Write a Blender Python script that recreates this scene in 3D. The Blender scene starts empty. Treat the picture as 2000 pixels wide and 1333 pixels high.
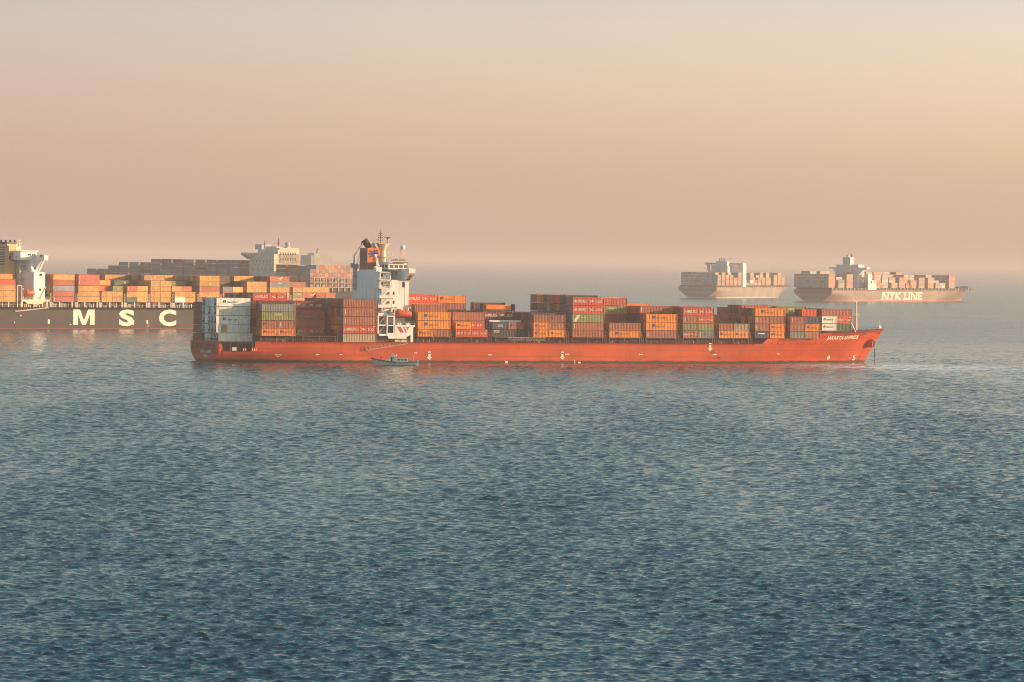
import bpy, bmesh, math, random
import numpy as np
from mathutils import Matrix, Vector

# ------------------------------------------------------------------ camera, sky, sun, exposure
sc = bpy.context.scene
COL = sc.collection
R = math.radians
CAM_H = 35.4            # metres above the water: a hillside or tower viewpoint
F2000 = 8500.0          # focal length in photo pixels (2000 px wide photo)
YH, KROLL = 507.0, 0.014

cam_d = bpy.data.cameras.new('camera')
cam = bpy.data.objects.new('camera', cam_d)
COL.objects.link(cam)
cam_d.sensor_width = 36.0
cam_d.lens = F2000 / 2000.0 * 36.0
cam_d.clip_start = 1.0
cam_d.clip_end = 120000.0
pitch = -math.atan((666.5 - YH) / F2000)
cam.matrix_world = (Matrix.Translation((0, 0, CAM_H)) @ Matrix.Rotation(R(90) + pitch, 4, 'X')
                    @ Matrix.Rotation(math.atan(KROLL), 4, 'Z'))
sc.camera = cam

SUN_AZ = R(1.0)         # just behind the right-hand edge
SUN_EL = R(8.5)
sdir = Vector((math.cos(SUN_AZ) * math.cos(SUN_EL), math.sin(SUN_AZ) * math.cos(SUN_EL), math.sin(SUN_EL)))
sun_d = bpy.data.lights.new('sun', 'SUN')
sun_d.energy = 5.0
sun_d.angle = R(0.6)
sun_d.color = (1.0, 0.62, 0.36)
sun = bpy.data.objects.new('sun', sun_d)
COL.objects.link(sun)
sun.rotation_euler = sdir.to_track_quat('Z', 'Y').to_euler()

world = bpy.data.worlds.new('World')
sc.world = world
world.use_nodes = True
wn, wl = world.node_tree.nodes, world.node_tree.links
wn.clear()
w_out = wn.new('ShaderNodeOutputWorld')
w_bg = wn.new('ShaderNodeBackground')
w_sky = wn.new('ShaderNodeTexSky')
w_sky.sky_type = 'NISHITA'
w_sky.sun_disc = False
w_sky.sun_elevation = SUN_EL
w_sky.sun_rotation = R(90) - SUN_AZ
w_sky.air_density = 1.0
w_sky.dust_density = 2.0
w_tc = wn.new('ShaderNodeTexCoord')
w_sep = wn.new('ShaderNodeSeparateXYZ')
wl.new(w_tc.outputs['Generated'], w_sep.inputs[0])


def wmath(op, a, b=None, clamp=False):
    n = wn.new('ShaderNodeMath')
    n.operation = op
    n.use_clamp = clamp
    for i, v in enumerate((a, b)):
        if v is None:
            continue
        if isinstance(v, (int, float)):
            n.inputs[i].default_value = v
        else:
            wl.new(v, n.inputs[i])
    return n.outputs[0]


def wramp(fac, stops, soft=False):
    n = wn.new('ShaderNodeValToRGB')
    n.color_ramp.interpolation = 'B_SPLINE' if soft else 'LINEAR'
    el = n.color_ramp.elements
    while len(el) < len(stops):
        el.new(0.5)
    for e, (p, c) in zip(el, stops):
        e.position = p
        e.color = (c[0], c[1], c[2], 1)
    wl.new(fac, n.inputs[0])
    return n.outputs[0]


# hazy dusk belt just above the horizon: colour by elevation, warmer towards the sun's side
SKY_COOL = [(0.000, (0.5647, 0.3968, 0.3185)), (0.055, (0.5711, 0.3968, 0.3185)), (0.149, (0.6038, 0.4072, 0.3231)), (0.220, (0.6308, 0.4233, 0.3325)), (0.302, (0.6514, 0.4621, 0.3613)), (0.455, (0.6654, 0.5333, 0.4342)), (0.596, (0.6376, 0.5647, 0.4793)), (1.0, (0.40, 0.44, 0.43))]
SKY_WARM = [(0.000, (0.6376, 0.4342, 0.3231)), (0.091, (0.6654, 0.4508, 0.3278)), (0.220, (0.7454, 0.5029, 0.3278)), (0.326, (0.8308, 0.6105, 0.402)), (0.455, (0.8714, 0.6867, 0.4969)), (0.596, (0.8148, 0.7231, 0.6038)), (1.0, (0.58, 0.60, 0.54))]
z_el = wmath('MULTIPLY', w_sep.outputs[2], 10.0, True)       # 0..5.7 degrees -> 0..1
az = wmath('MULTIPLY_ADD', w_sep.outputs[0], 4.2)            # direction x -> side
wn_az = az.node
wn_az.inputs[2].default_value = 0.5
wn_az.use_clamp = True
mixw = wn.new('ShaderNodeMix')
mixw.data_type = 'RGBA'
wl.new(az, mixw.inputs[0])
wl.new(wramp(z_el, SKY_COOL, True), mixw.inputs[6])
wl.new(wramp(z_el, SKY_WARM, True), mixw.inputs[7])
skys = wn.new('ShaderNodeVectorMath')
skys.operation = 'MULTIPLY'
skys.inputs[1].default_value = (0.176, 0.207, 0.192)
wl.new(w_sky.outputs[0], skys.inputs[0])
# upper sky brightened overhead, added as fill light for shaded faces
zenith_fill = wn.new('ShaderNodeVectorMath')
zenith_fill.operation = 'SCALE'
wl.new(skys.outputs[0], zenith_fill.inputs[0])
up = wmath('MULTIPLY_ADD', w_sep.outputs[2], 3.4)
up.node.inputs[2].default_value = -1.4
up.node.use_clamp = True
wl.new(wmath('ADD', wmath('MULTIPLY', up, 0.8), 1.0), zenith_fill.inputs['Scale'])
belt = wramp(w_sep.outputs[2], [(0.0, (0, 0, 0)), (0.07, (0, 0, 0)), (0.17, (1, 1, 1)), (1.0, (1, 1, 1))])
mix2 = wn.new('ShaderNodeMix')
mix2.data_type = 'RGBA'
wl.new(belt, mix2.inputs[0])
wl.new(mixw.outputs[2], mix2.inputs[6])
wl.new(zenith_fill.outputs[0], mix2.inputs[7])
wl.new(mix2.outputs[2], w_bg.inputs[0])
w_bg.inputs[1].default_value = 0.735
wl.new(w_bg.outputs[0], w_out.inputs[0])

sc.view_settings.view_transform = 'Standard'
sc.view_settings.look = 'None'
sc.view_settings.exposure = 0.45
sc.view_settings.gamma = 1.0
sc.cycles.use_denoising = True
sc.cycles.filter_width = 1.0
sc.cycles.denoising_prefilter = 'NONE'
sc.cycles.max_bounces = 6
sc.cycles.volume_bounces = 3
sc.cycles.sample_clamp_indirect = 6.0

rng = random.Random(7)


# ------------------------------------------------------------------ materials
def new_mat(name):
    m = bpy.data.materials.new(name)
    m.use_nodes = True
    nt = m.node_tree
    b = nt.nodes['Principled BSDF']
    return m, nt, b


def paint(name, col, rough=0.5, var=0.12, dirt=0.0, dirt_col=(0.16, 0.07, 0.04), metal=0.0, scale=0.25, streak=6.0):
    """weathered paint: broad noise in brightness plus vertical dirt or rust streaks"""
    m, nt, b = new_mat(name)
    N, Lk = nt.nodes, nt.links
    tc = N.new('ShaderNodeTexCoord')
    n1 = N.new('ShaderNodeTexNoise')
    n1.inputs['Scale'].default_value = scale
    n1.inputs['Detail'].default_value = 5
    Lk.new(tc.outputs['Object'], n1.inputs['Vector'])
    mr = N.new('ShaderNodeMapRange')
    mr.inputs[1].default_value, mr.inputs[2].default_value = 0.3, 0.7
    mr.inputs[3].default_value, mr.inputs[4].default_value = 1 - var, 1 + var
    Lk.new(n1.outputs[0], mr.inputs[0])
    vm = N.new('ShaderNodeVectorMath')
    vm.operation = 'SCALE'
    vm.inputs[0].default_value = col
    Lk.new(mr.outputs[0], vm.inputs['Scale'])
    last = vm.outputs[0]
    if dirt > 0:
        mp = N.new('ShaderNodeMapping')
        mp.inputs['Scale'].default_value = (streak * scale, streak * scale, scale * 0.6)
        Lk.new(tc.outputs['Object'], mp.inputs[0])
        n2 = N.new('ShaderNodeTexNoise')
        n2.inputs['Scale'].default_value = 1.0
        n2.inputs['Detail'].default_value = 6
        Lk.new(mp.outputs[0], n2.inputs['Vector'])
        mr2 = N.new('ShaderNodeMapRange')
        mr2.inputs[1].default_value, mr2.inputs[2].default_value = 0.52, 0.72
        mr2.inputs[3].default_value, mr2.inputs[4].default_value = 0.0, dirt
        Lk.new(n2.outputs[0], mr2.inputs[0])
        mx = N.new('ShaderNodeMix')
        mx.data_type = 'RGBA'
        Lk.new(mr2.outputs[0], mx.inputs[0])
        Lk.new(last, mx.inputs[6])
        mx.inputs[7].default_value = (*dirt_col, 1)
        last = mx.outputs[2]
    Lk.new(last, b.inputs['Base Color'])
    b.inputs['Roughness'].default_value = rough
    b.inputs['Metallic'].default_value = metal
    return m


def hull_mat(name, top, boot, boot_z, weed=(0.05, 0.04, 0.03), weed_z=0.85, dirt=0.35):
    """ship side paint, with the boot-topping and a weed line by height above the water"""
    m = paint(name, top, 0.55, 0.12, dirt, tuple(c * 0.6 for c in top), scale=0.06, streak=3.0)
    nt = m.node_tree
    N, Lk = nt.nodes, nt.links
    b = N['Principled BSDF']
    src = b.inputs['Base Color'].links[0].from_socket
    tc = N.new('ShaderNodeTexCoord')
    sp = N.new('ShaderNodeSeparateXYZ')
    Lk.new(tc.outputs['Object'], sp.inputs[0])
    n = N.new('ShaderNodeTexNoise')
    n.inputs['Scale'].default_value = 0.35
    n.inputs['Detail'].default_value = 4
    Lk.new(tc.outputs['Object'], n.inputs['Vector'])
    # scuffs and repainted areas low on the side, and thin rust runs below the deck edge
    for sc_, lo, hi, amt, colr in (((.035, .035, .16), .46, .60, .50, tuple(q * .62 for q in top)),
                                   ((.11, .11, .5), .58, .70, .35, tuple(min(.8, q * 1.18 + .02) for q in top)),
                                   ((1.3, 1.3, .05), .57, .70, .5, (.17, .06, .03))):
        mp = N.new('ShaderNodeMapping')
        mp.inputs['Scale'].default_value = sc_
        Lk.new(tc.outputs['Object'], mp.inputs[0])
        nn = N.new('ShaderNodeTexNoise')
        nn.inputs['Scale'].default_value = 1.0
        nn.inputs['Detail'].default_value = 8
        nn.inputs['Roughness'].default_value = .62
        Lk.new(mp.outputs[0], nn.inputs['Vector'])
        mr = N.new('ShaderNodeMapRange')
        mr.inputs[1].default_value, mr.inputs[2].default_value = lo, hi
        mr.inputs[3].default_value, mr.inputs[4].default_value = 0, amt
        Lk.new(nn.outputs[0], mr.inputs[0])
        mx = N.new('ShaderNodeMix')
        mx.data_type = 'RGBA'
        Lk.new(mr.outputs[0], mx.inputs[0])
        Lk.new(src, mx.inputs[6])
        mx.inputs[7].default_value = (*colr, 1)
        src = mx.outputs[2]
    # welded plating
    sq = N.new('ShaderNodeSeparateXYZ')
    Lk.new(tc.outputs['Object'], sq.inputs[0])
    cb = N.new('ShaderNodeCombineXYZ')
    Lk.new(sq.outputs[0], cb.inputs[0])
    Lk.new(sq.outputs[2], cb.inputs[1])
    bk = N.new('ShaderNodeTexBrick')
    bk.inputs['Scale'].default_value = 1.0
    bk.inputs['Brick Width'].default_value = 9.5
    bk.inputs['Row Height'].default_value = 2.3
    bk.inputs['Mortar Size'].default_value = 0.06
    bk.inputs['Color1'].default_value = (1, 1, 1, 1)
    bk.inputs['Color2'].default_value = (.90, .90, .90, 1)
    bk.inputs['Mortar'].default_value = (.62, .62, .62, 1)
    Lk.new(cb.outputs[0], bk.inputs['Vector'])
    ml = N.new('ShaderNodeVectorMath')
    ml.operation = 'MULTIPLY'
    Lk.new(src, ml.inputs[0])
    Lk.new(bk.outputs['Color'], ml.inputs[1])
    src = ml.outputs[0]
    for zlim, colr, soft, wob in ((boot_z, boot, 0.05, 0.0), (weed_z, weed, 0.22, 0.7)):
        if zlim is None:
            continue
        ad = N.new('ShaderNodeMath')
        ad.operation = 'MULTIPLY_ADD'
        Lk.new(n.outputs[0], ad.inputs[0])
        ad.inputs[1].default_value = -wob
        Lk.new(sp.outputs[2], ad.inputs[2])
        mr = N.new('ShaderNodeMapRange')
        mr.inputs[1].default_value, mr.inputs[2].default_value = zlim - soft - wob / 2, zlim + soft - wob / 2
        mr.inputs[3].default_value, mr.inputs[4].default_value = 1, 0
        Lk.new(ad.outputs[0], mr.inputs[0])
        mx = N.new('ShaderNodeMix')
        mx.data_type = 'RGBA'
        Lk.new(mr.outputs[0], mx.inputs[0])
        Lk.new(src, mx.inputs[6])
        mx.inputs[7].default_value = (*colr, 1)
        src = mx.outputs[2]
    Lk.new(src, b.inputs['Base Color'])
    b.inputs['Specular IOR Level'].default_value = 0.25
    # faint plate seams and dents
    bp = N.new('ShaderNodeBump')
    bp.inputs['Strength'].default_value = 0.35
    bp.inputs['Distance'].default_value = 0.12
    n3 = N.new('ShaderNodeTexNoise')
    n3.inputs['Scale'].default_value = 0.18
    n3.inputs['Detail'].default_value = 5
    Lk.new(tc.outputs['Object'], n3.inputs['Vector'])
    Lk.new(n3.outputs[0], bp.inputs['Height'])
    Lk.new(bp.outputs[0], b.inputs['Normal'])
    return m


def container_mat(name, use_attr):
    m, nt, b = new_mat(name)
    N, Lk = nt.nodes, nt.links
    if use_attr:
        src = N.new('ShaderNodeAttribute')
        src.attribute_name = 'Col'
        colr = src.outputs['Color']
    else:
        src = N.new('ShaderNodeObjectInfo')
        colr = src.outputs['Color']
    tc = N.new('ShaderNodeTexCoord')
    geo = N.new('ShaderNodeNewGeometry')
    n1 = N.new('ShaderNodeTexNoise')
    n1.inputs['Scale'].default_value = 0.5
    n1.inputs['Detail'].default_value = 6
    Lk.new(geo.outputs['Position'], n1.inputs['Vector'])
    mr = N.new('ShaderNodeMapRange')
    mr.inputs[1].default_value, mr.inputs[2].default_value = 0.3, 0.7
    mr.inputs[3].default_value, mr.inputs[4].default_value = 0.80, 1.12
    Lk.new(n1.outputs[0], mr.inputs[0])
    vm = N.new('ShaderNodeVectorMath')
    vm.operation = 'SCALE'
    Lk.new(colr, vm.inputs[0])
    Lk.new(mr.outputs[0], vm.inputs['Scale'])
    mp = N.new('ShaderNodeMapping')
    mp.inputs['Scale'].default_value = (2.2, 2.2, 0.22)
    Lk.new(geo.outputs['Position'], mp.inputs[0])
    n2 = N.new('ShaderNodeTexNoise')
    n2.inputs['Detail'].default_value = 5
    n2.inputs['Scale'].default_value = 1.0
    Lk.new(mp.outputs[0], n2.inputs['Vector'])
    mr2 = N.new('ShaderNodeMapRange')
    mr2.inputs[1].default_value, mr2.inputs[2].default_value = 0.52, 0.75
    mr2.inputs[3].default_value, mr2.inputs[4].default_value = 0.0, 0.55
    Lk.new(n2.outputs[0], mr2.inputs[0])
    mx = N.new('ShaderNodeMix')
    mx.data_type = 'RGBA'
    Lk.new(mr2.outputs[0], mx.inputs[0])
    Lk.new(vm.outputs[0], mx.inputs[6])
    mx.inputs[7].default_value = (0.11, 0.055, 0.035, 1)
    Lk.new(mx.outputs[2], b.inputs['Base Color'])
    b.inputs['Roughness'].default_value = 0.6
    return m


MAT = {}
MAT['container'] = container_mat('container_paint', False)
MAT['container_mass'] = container_mat('container_paint_mass', True)
MAT['gear'] = paint('container_steel_gear', (0.16, 0.15, 0.15), 0.5, 0.2)
MAT['reefer_unit'] = paint('reefer_machinery', (0.20, 0.30, 0.32), 0.5, 0.25, 0.4, (0.05, 0.04, 0.04), scale=0.9)
MAT['reefer_dark'] = paint('reefer_grille', (0.035, 0.03, 0.035), 0.7, 0.2)
MAT['white_letter'] = paint('white_lettering', (0.66, 0.62, 0.56), 0.5, 0.05)
MAT['cream_letter'] = paint('cream_lettering', (0.80, 0.74, 0.60), 0.5, 0.04)
MAT['faded_letter'] = paint('faded_cream_lettering', (0.72, 0.67, 0.56), 0.5, 0.10, 0.3, (0.3, 0.25, 0.2), scale=0.2)
MAT['ladder'] = paint('weathered_ladder', (0.36, 0.31, 0.25), 0.6, 0.12)
MAT['blue_letter'] = paint('blue_lettering', (0.03, 0.05, 0.22), 0.5, 0.05)
MAT['dark_letter'] = paint('dark_lettering', (0.10, 0.06, 0.03), 0.5, 0.05)
MAT['brown_letter'] = paint('brown_lettering', (0.22, 0.13, 0.05), 0.5, 0.05)
MAT['red_letter'] = paint('red_lettering', (0.50, 0.03, 0.04), 0.5, 0.05)
MAT['hull_red'] = hull_mat('red_hull_paint', (0.62, 0.088, 0.024), (0.62, 0.088, 0.024), None)
MAT['hull_black'] = hull_mat('black_hull_paint', (0.018, 0.020, 0.026), (0.16, 0.03, 0.03), 0.55, weed_z=None, dirt=0.2)
MAT['hull_grey'] = hull_mat('grey_hull_paint', (0.10, 0.10, 0.105), (0.30, 0.06, 0.05), 1.3, weed_z=None)
MAT['hull_nyk'] = hull_mat('haze_paled_hull_paint', (0.33, 0.27, 0.235), (0.46, 0.22, 0.17), 1.6, weed_z=None)  # distance haze put into the hull colour
MAT['hull_pale'] = hull_mat('haze_paled_grey_hull_paint', (0.38, 0.33, 0.30), (0.60, 0.52, 0.38), 0.8, weed_z=None)  # hull lightened in paint to stand for haze
MAT['white'] = paint('white_ship_paint', (0.86, 0.85, 0.81), 0.45, 0.05, 0.35, (0.42, 0.33, 0.24), scale=0.12)
MAT['white_grey'] = paint('light_grey_ship_paint', (0.64, 0.64, 0.63), 0.5, 0.08, 0.3, (0.3, 0.25, 0.2), scale=0.12)
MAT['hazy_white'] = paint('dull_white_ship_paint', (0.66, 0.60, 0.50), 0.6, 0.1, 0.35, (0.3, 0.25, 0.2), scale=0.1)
MAT['glass'] = paint('ship_window_glass', (0.02, 0.03, 0.035), 0.12, 0.1)
MAT['glass_green'] = paint('wheelhouse_glass', (0.10, 0.15, 0.12), 0.12, 0.2)
MAT['dark'] = paint('dark_steel', (0.035, 0.032, 0.034), 0.6, 0.3, 0.3, (0.10, 0.04, 0.03), scale=0.5)
MAT['black'] = paint('black_paint', (0.015, 0.015, 0.016), 0.5, 0.2)
MAT['deck_red'] = paint('oxide_red_deck_paint', (0.20, 0.045, 0.035), 0.6, 0.2, 0.3, (0.06, 0.03, 0.03), scale=0.4)
MAT['deck_brown'] = paint('dark_red_lashing_steel', (0.13, 0.035, 0.035), 0.6, 0.25, scale=0.5)
MAT['funnel_orange'] = paint('funnel_orange_paint', (0.80, 0.19, 0.02), 0.45, 0.06)
MAT['funnel_brown'] = paint('funnel_brown_paint', (0.28, 0.10, 0.065), 0.5, 0.12)
MAT['funnel_cream'] = paint('funnel_cream_paint', (0.62, 0.40, 0.18), 0.5, 0.08, 0.4, (0.2, 0.14, 0.08), scale=0.15)
MAT['grille'] = paint('louvre_grille', (0.10, 0.09, 0.08), 0.6, 0.15)
MAT['cream'] = paint('cream_mast_paint', (0.72, 0.60, 0.42), 0.5, 0.08)
MAT['crane_grey'] = paint('blue_grey_crane_paint', (0.40, 0.47, 0.50), 0.5, 0.1)
MAT['boat_orange'] = paint('lifeboat_orange', (0.72, 0.09, 0.02), 0.4, 0.08)
MAT['lifebuoy'] = paint('lifebuoy_red', (0.55, 0.03, 0.02), 0.5, 0.05)
MAT['galv'] = paint('galvanised_steel', (0.42, 0.42, 0.38), 0.5, 0.12)
MAT['post_cream'] = paint('pale_lashing_post', (0.34, 0.31, 0.27), 0.5, 0.12)
MAT['tan'] = paint('tan_plywood', (0.42, 0.26, 0.10), 0.7, 0.2)
MAT['boat_grey'] = paint('grey_boat_hull', (0.88, 0.80, 0.64), 0.45, 0.1, 0.4, (0.16, 0.17, 0.14), scale=0.7)
MAT['boat_dark'] = paint('dark_boat_bulwark', (0.05, 0.07, 0.07), 0.5, 0.2)
MAT['boat_white'] = paint('white_boat_cabin', (0.90, 0.87, 0.80), 0.45, 0.08)
MAT['boat_blue'] = paint('blue_fender', (0.03, 0.10, 0.30), 0.5, 0.1)
MAT['teal'] = paint('teal_boat_trim', (0.12, 0.32, 0.32), 0.5, 0.1)
MAT['cloth_dark'] = paint('dark_clothing', (0.03, 0.035, 0.045), 0.9, 0.2)
MAT['cap_white'] = paint('white_cap', (0.75, 0.72, 0.66), 0.8, 0.1)
MAT['skin'] = paint('skin', (0.35, 0.19, 0.12), 0.6, 0.1)


# ------------------------------------------------------------------ mesh helpers
class MB:
    """collects shapes; build() links them as one mesh object"""

    def __init__(self):
        self.v, self.f, self.m = [], [], []

    def add(self, vs, fs, mi=0):
        o = len(self.v)
        self.v += [tuple(p) for p in vs]
        self.f += [tuple(i + o for i in f) for f in fs]
        self.m += [mi] * len(fs)
        return self

    def box(self, x0, x1, y0, y1, z0, z1, mi=0):
        vs = [(x, y, z) for z in (z0, z1) for y in (y0, y1) for x in (x0, x1)]
        return self.add(vs, [(0, 2, 3, 1), (4, 5, 7, 6), (0, 1, 5, 4), (2, 6, 7, 3), (0, 4, 6, 2), (1, 3, 7, 5)], mi)

    def bar(self, a, b, w, h=None, mi=0):
        h = h or w
        a, b = Vector(a), Vector(b)
        d = (b - a)
        d.normalize()
        up = Vector((0, 0, 1)) if abs(d.z) < 0.95 else Vector((1, 0, 0))
        s = d.cross(up).normalized() * w / 2
        u = s.cross(d).normalized() * h / 2
        vs = [a - s - u, a + s - u, a + s + u, a - s + u, b - s - u, b + s - u, b + s + u, b - s + u]
        return self.add(vs, [(0, 3, 2, 1), (4, 5, 6, 7), (0, 1, 5, 4), (1, 2, 6, 5), (2, 3, 7, 6), (3, 0, 4, 7)], mi)

    def tube(self, a, b, r0, r1=None, n=10, mi=0):
        r1 = r0 if r1 is None else r1
        a, b = Vector(a), Vector(b)
        d = (b - a).normalized()
        up = Vector((0, 0, 1)) if abs(d.z) < 0.95 else Vector((1, 0, 0))
        s = d.cross(up).normalized()
        u = s.cross(d).normalized()
        vs = []
        for c, r in ((a, r0), (b, r1)):
            for k in range(n):
                t = 2 * math.pi * k / n
                vs.append(c + s * math.cos(t) * r + u * math.sin(t) * r)
        fs = [(k, (k + 1) % n, n + (k + 1) % n, n + k) for k in range(n)]
        fs += [tuple(range(n - 1, -1, -1)), tuple(range(n, 2 * n))]
        return self.add(vs, fs, mi)

    def lathe(self, c, prof, n=14, mi=0):
        """prof: (radius, z) list, closed with caps"""
        vs = []
        for r, z in prof:
            for k in range(n):
                t = 2 * math.pi * k / n
                vs.append((c[0] + r * math.cos(t), c[1] + r * math.sin(t), c[2] + z))
        fs = []
        for j in range(len(prof) - 1):
            for k in range(n):
                fs.append((j * n + k, j * n + (k + 1) % n, (j + 1) * n + (k + 1) % n, (j + 1) * n + k))
        fs += [tuple(range(n - 1, -1, -1)), tuple(range((len(prof) - 1) * n, len(prof) * n))]
        return self.add(vs, fs, mi)

    def prism(self, poly, axis, a0, a1, mi=0):
        """extrude a 2D polygon: axis 'y' -> poly in (x,z); 'x' -> poly in (y,z); 'z' -> (x,y)"""
        n = len(poly)
        vs = []
        for a in (a0, a1):
            for p, q in poly:
                vs.append({'y': (p, a, q), 'x': (a, p, q), 'z': (p, q, a)}[axis])
        fs = [(k, (k + 1) % n, n + (k + 1) % n, n + k) for k in range(n)]
        fs += [tuple(range(n - 1, -1, -1)), tuple(range(n, 2 * n))]
        return self.add(vs, fs, mi)

    def mesh(self, name, mats, recalc=True, smooth=False):
        me = bpy.data.meshes.new(name)
        me.from_pydata(self.v, [], self.f)
        if not isinstance(mats, (list, tuple)):
            mats = [mats]
        for m in mats:
            me.materials.append(MAT[m] if isinstance(m, str) else m)
        me.polygons.foreach_set('material_index', self.m)
        if recalc:
            bm = bmesh.new()
            bm.from_mesh(me)
            bmesh.ops.recalc_face_normals(bm, faces=bm.faces)
            bm.to_mesh(me)
            bm.free()
        if smooth:
            me.polygons.foreach_set('use_smooth', [True] * len(me.polygons))
        me.update()
        return me

    def build(self, name, mats, parent=None, recalc=True, smooth=False):
        o = bpy.data.objects.new(name, self.mesh(name, mats, recalc, smooth))
        COL.objects.link(o)
        if parent:
            o.parent = parent
        return o


def tag(o, label=None, cat=None, group=None, kind=None):
    for k, v in (('label', label), ('category', cat), ('group', group), ('kind', kind)):
        if v:
            o[k] = v
    return o


def empty(name, loc, rz=0.0):
    o = bpy.data.objects.new(name, None)
    COL.objects.link(o)
    o.location = loc
    o.rotation_euler = (0, 0, rz)
    o.empty_display_size = 1.0
    return o


_txt = {}


def text2d(s, bold=0.0, shear=0.0):
    """flat lettering: vertices normalised to cap height 1, x from 0"""
    key = (s, bold, shear)
    if key not in _txt:
        cu = bpy.data.curves.new('t', 'FONT')
        cu.body = s
        cu.offset = bold
        cu.shear = shear
        cu.resolution_u = 3
        ob = bpy.data.objects.new('t', cu)
        COL.objects.link(ob)
        dg = bpy.context.evaluated_depsgraph_get()
        me = bpy.data.meshes.new_from_object(ob.evaluated_get(dg))
        vs = np.array([v.co[:2] for v in me.vertices])
        fs = [tuple(p.vertices) for p in me.polygons]
        bpy.data.objects.remove(ob)
        bpy.data.curves.remove(cu)
        bpy.data.meshes.remove(me)
        vs[:, 0] -= vs[:, 0].min()
        h = vs[:, 1].max() - max(0.0, vs[:, 1].min())
        vs[:, 1] -= max(0.0, vs[:, 1].min())
        vs /= max(h, 1e-6)
        _txt[key] = (vs, fs)
    return _txt[key]


def letters(mb, s, width, height, fn, mi=0, bold=0.0, shear=0.0):
    """writes s; fn(a, b) maps metres along/up the sign to a 3D point"""
    vs, fs = text2d(s, bold, shear)
    k = width / vs[:, 0].max()
    mb.add([fn(x * k, y * height) for x, y in vs], fs, mi)


# ------------------------------------------------------------------ where things stand (measured on real planes)
class Frame:
    """a ship lying on the water: reference point on its near waterline, heading, half beam"""

    def __init__(self, px0, dist, heading, half_beam, near=-1):
        self.c, self.s = math.cos(R(heading)), math.sin(R(heading))
        self.hd, self.B2, self.near = R(heading), half_beam, near
        self.X0, self.Y0 = (px0 - 1000) / F2000 * dist, dist
        # inward direction (from the near side to the centreline)
        self.ix, self.iy = (-self.s, self.c) if near < 0 else (self.s, -self.c)
        self.u0 = 0.0

    def u(self, px, inn=0.0):
        X0, Y0 = self.X0 + self.ix * inn, self.Y0 + self.iy * inn
        t = (px - 1000) / F2000
        return (t * Y0 - X0) / (self.c - t * self.s) - self.u0

    def z(self, px, py, inn=0.0):
        Y = self.Y0 + self.iy * inn + (self.u(px, inn) + self.u0) * self.s
        return CAM_H - (py - YH - KROLL * (px - 1000)) / F2000 * Y

    def origin(self):
        return (self.X0 + self.c * self.u0 + self.ix * self.B2, self.Y0 + self.s * self.u0 + self.iy * self.B2, 0.0)

    def world(self, x, y, z):
        o = self.origin()
        return (o[0] + self.c * x - self.s * y, o[1] + self.s * x + self.c * y, z)


def smooth01(t):
    t = max(0.0, min(1.0, t))
    return t * t * (3 - 2 * t)


def lerp_profile(pr, s):
    if s <= pr[0][0]:
        return pr[0][1]
    for (a, za), (b, zb) in zip(pr, pr[1:]):
        if s <= b:
            return za + (zb - za) * (s - a) / max(b - a, 1e-6)
    return pr[-1][1]


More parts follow.
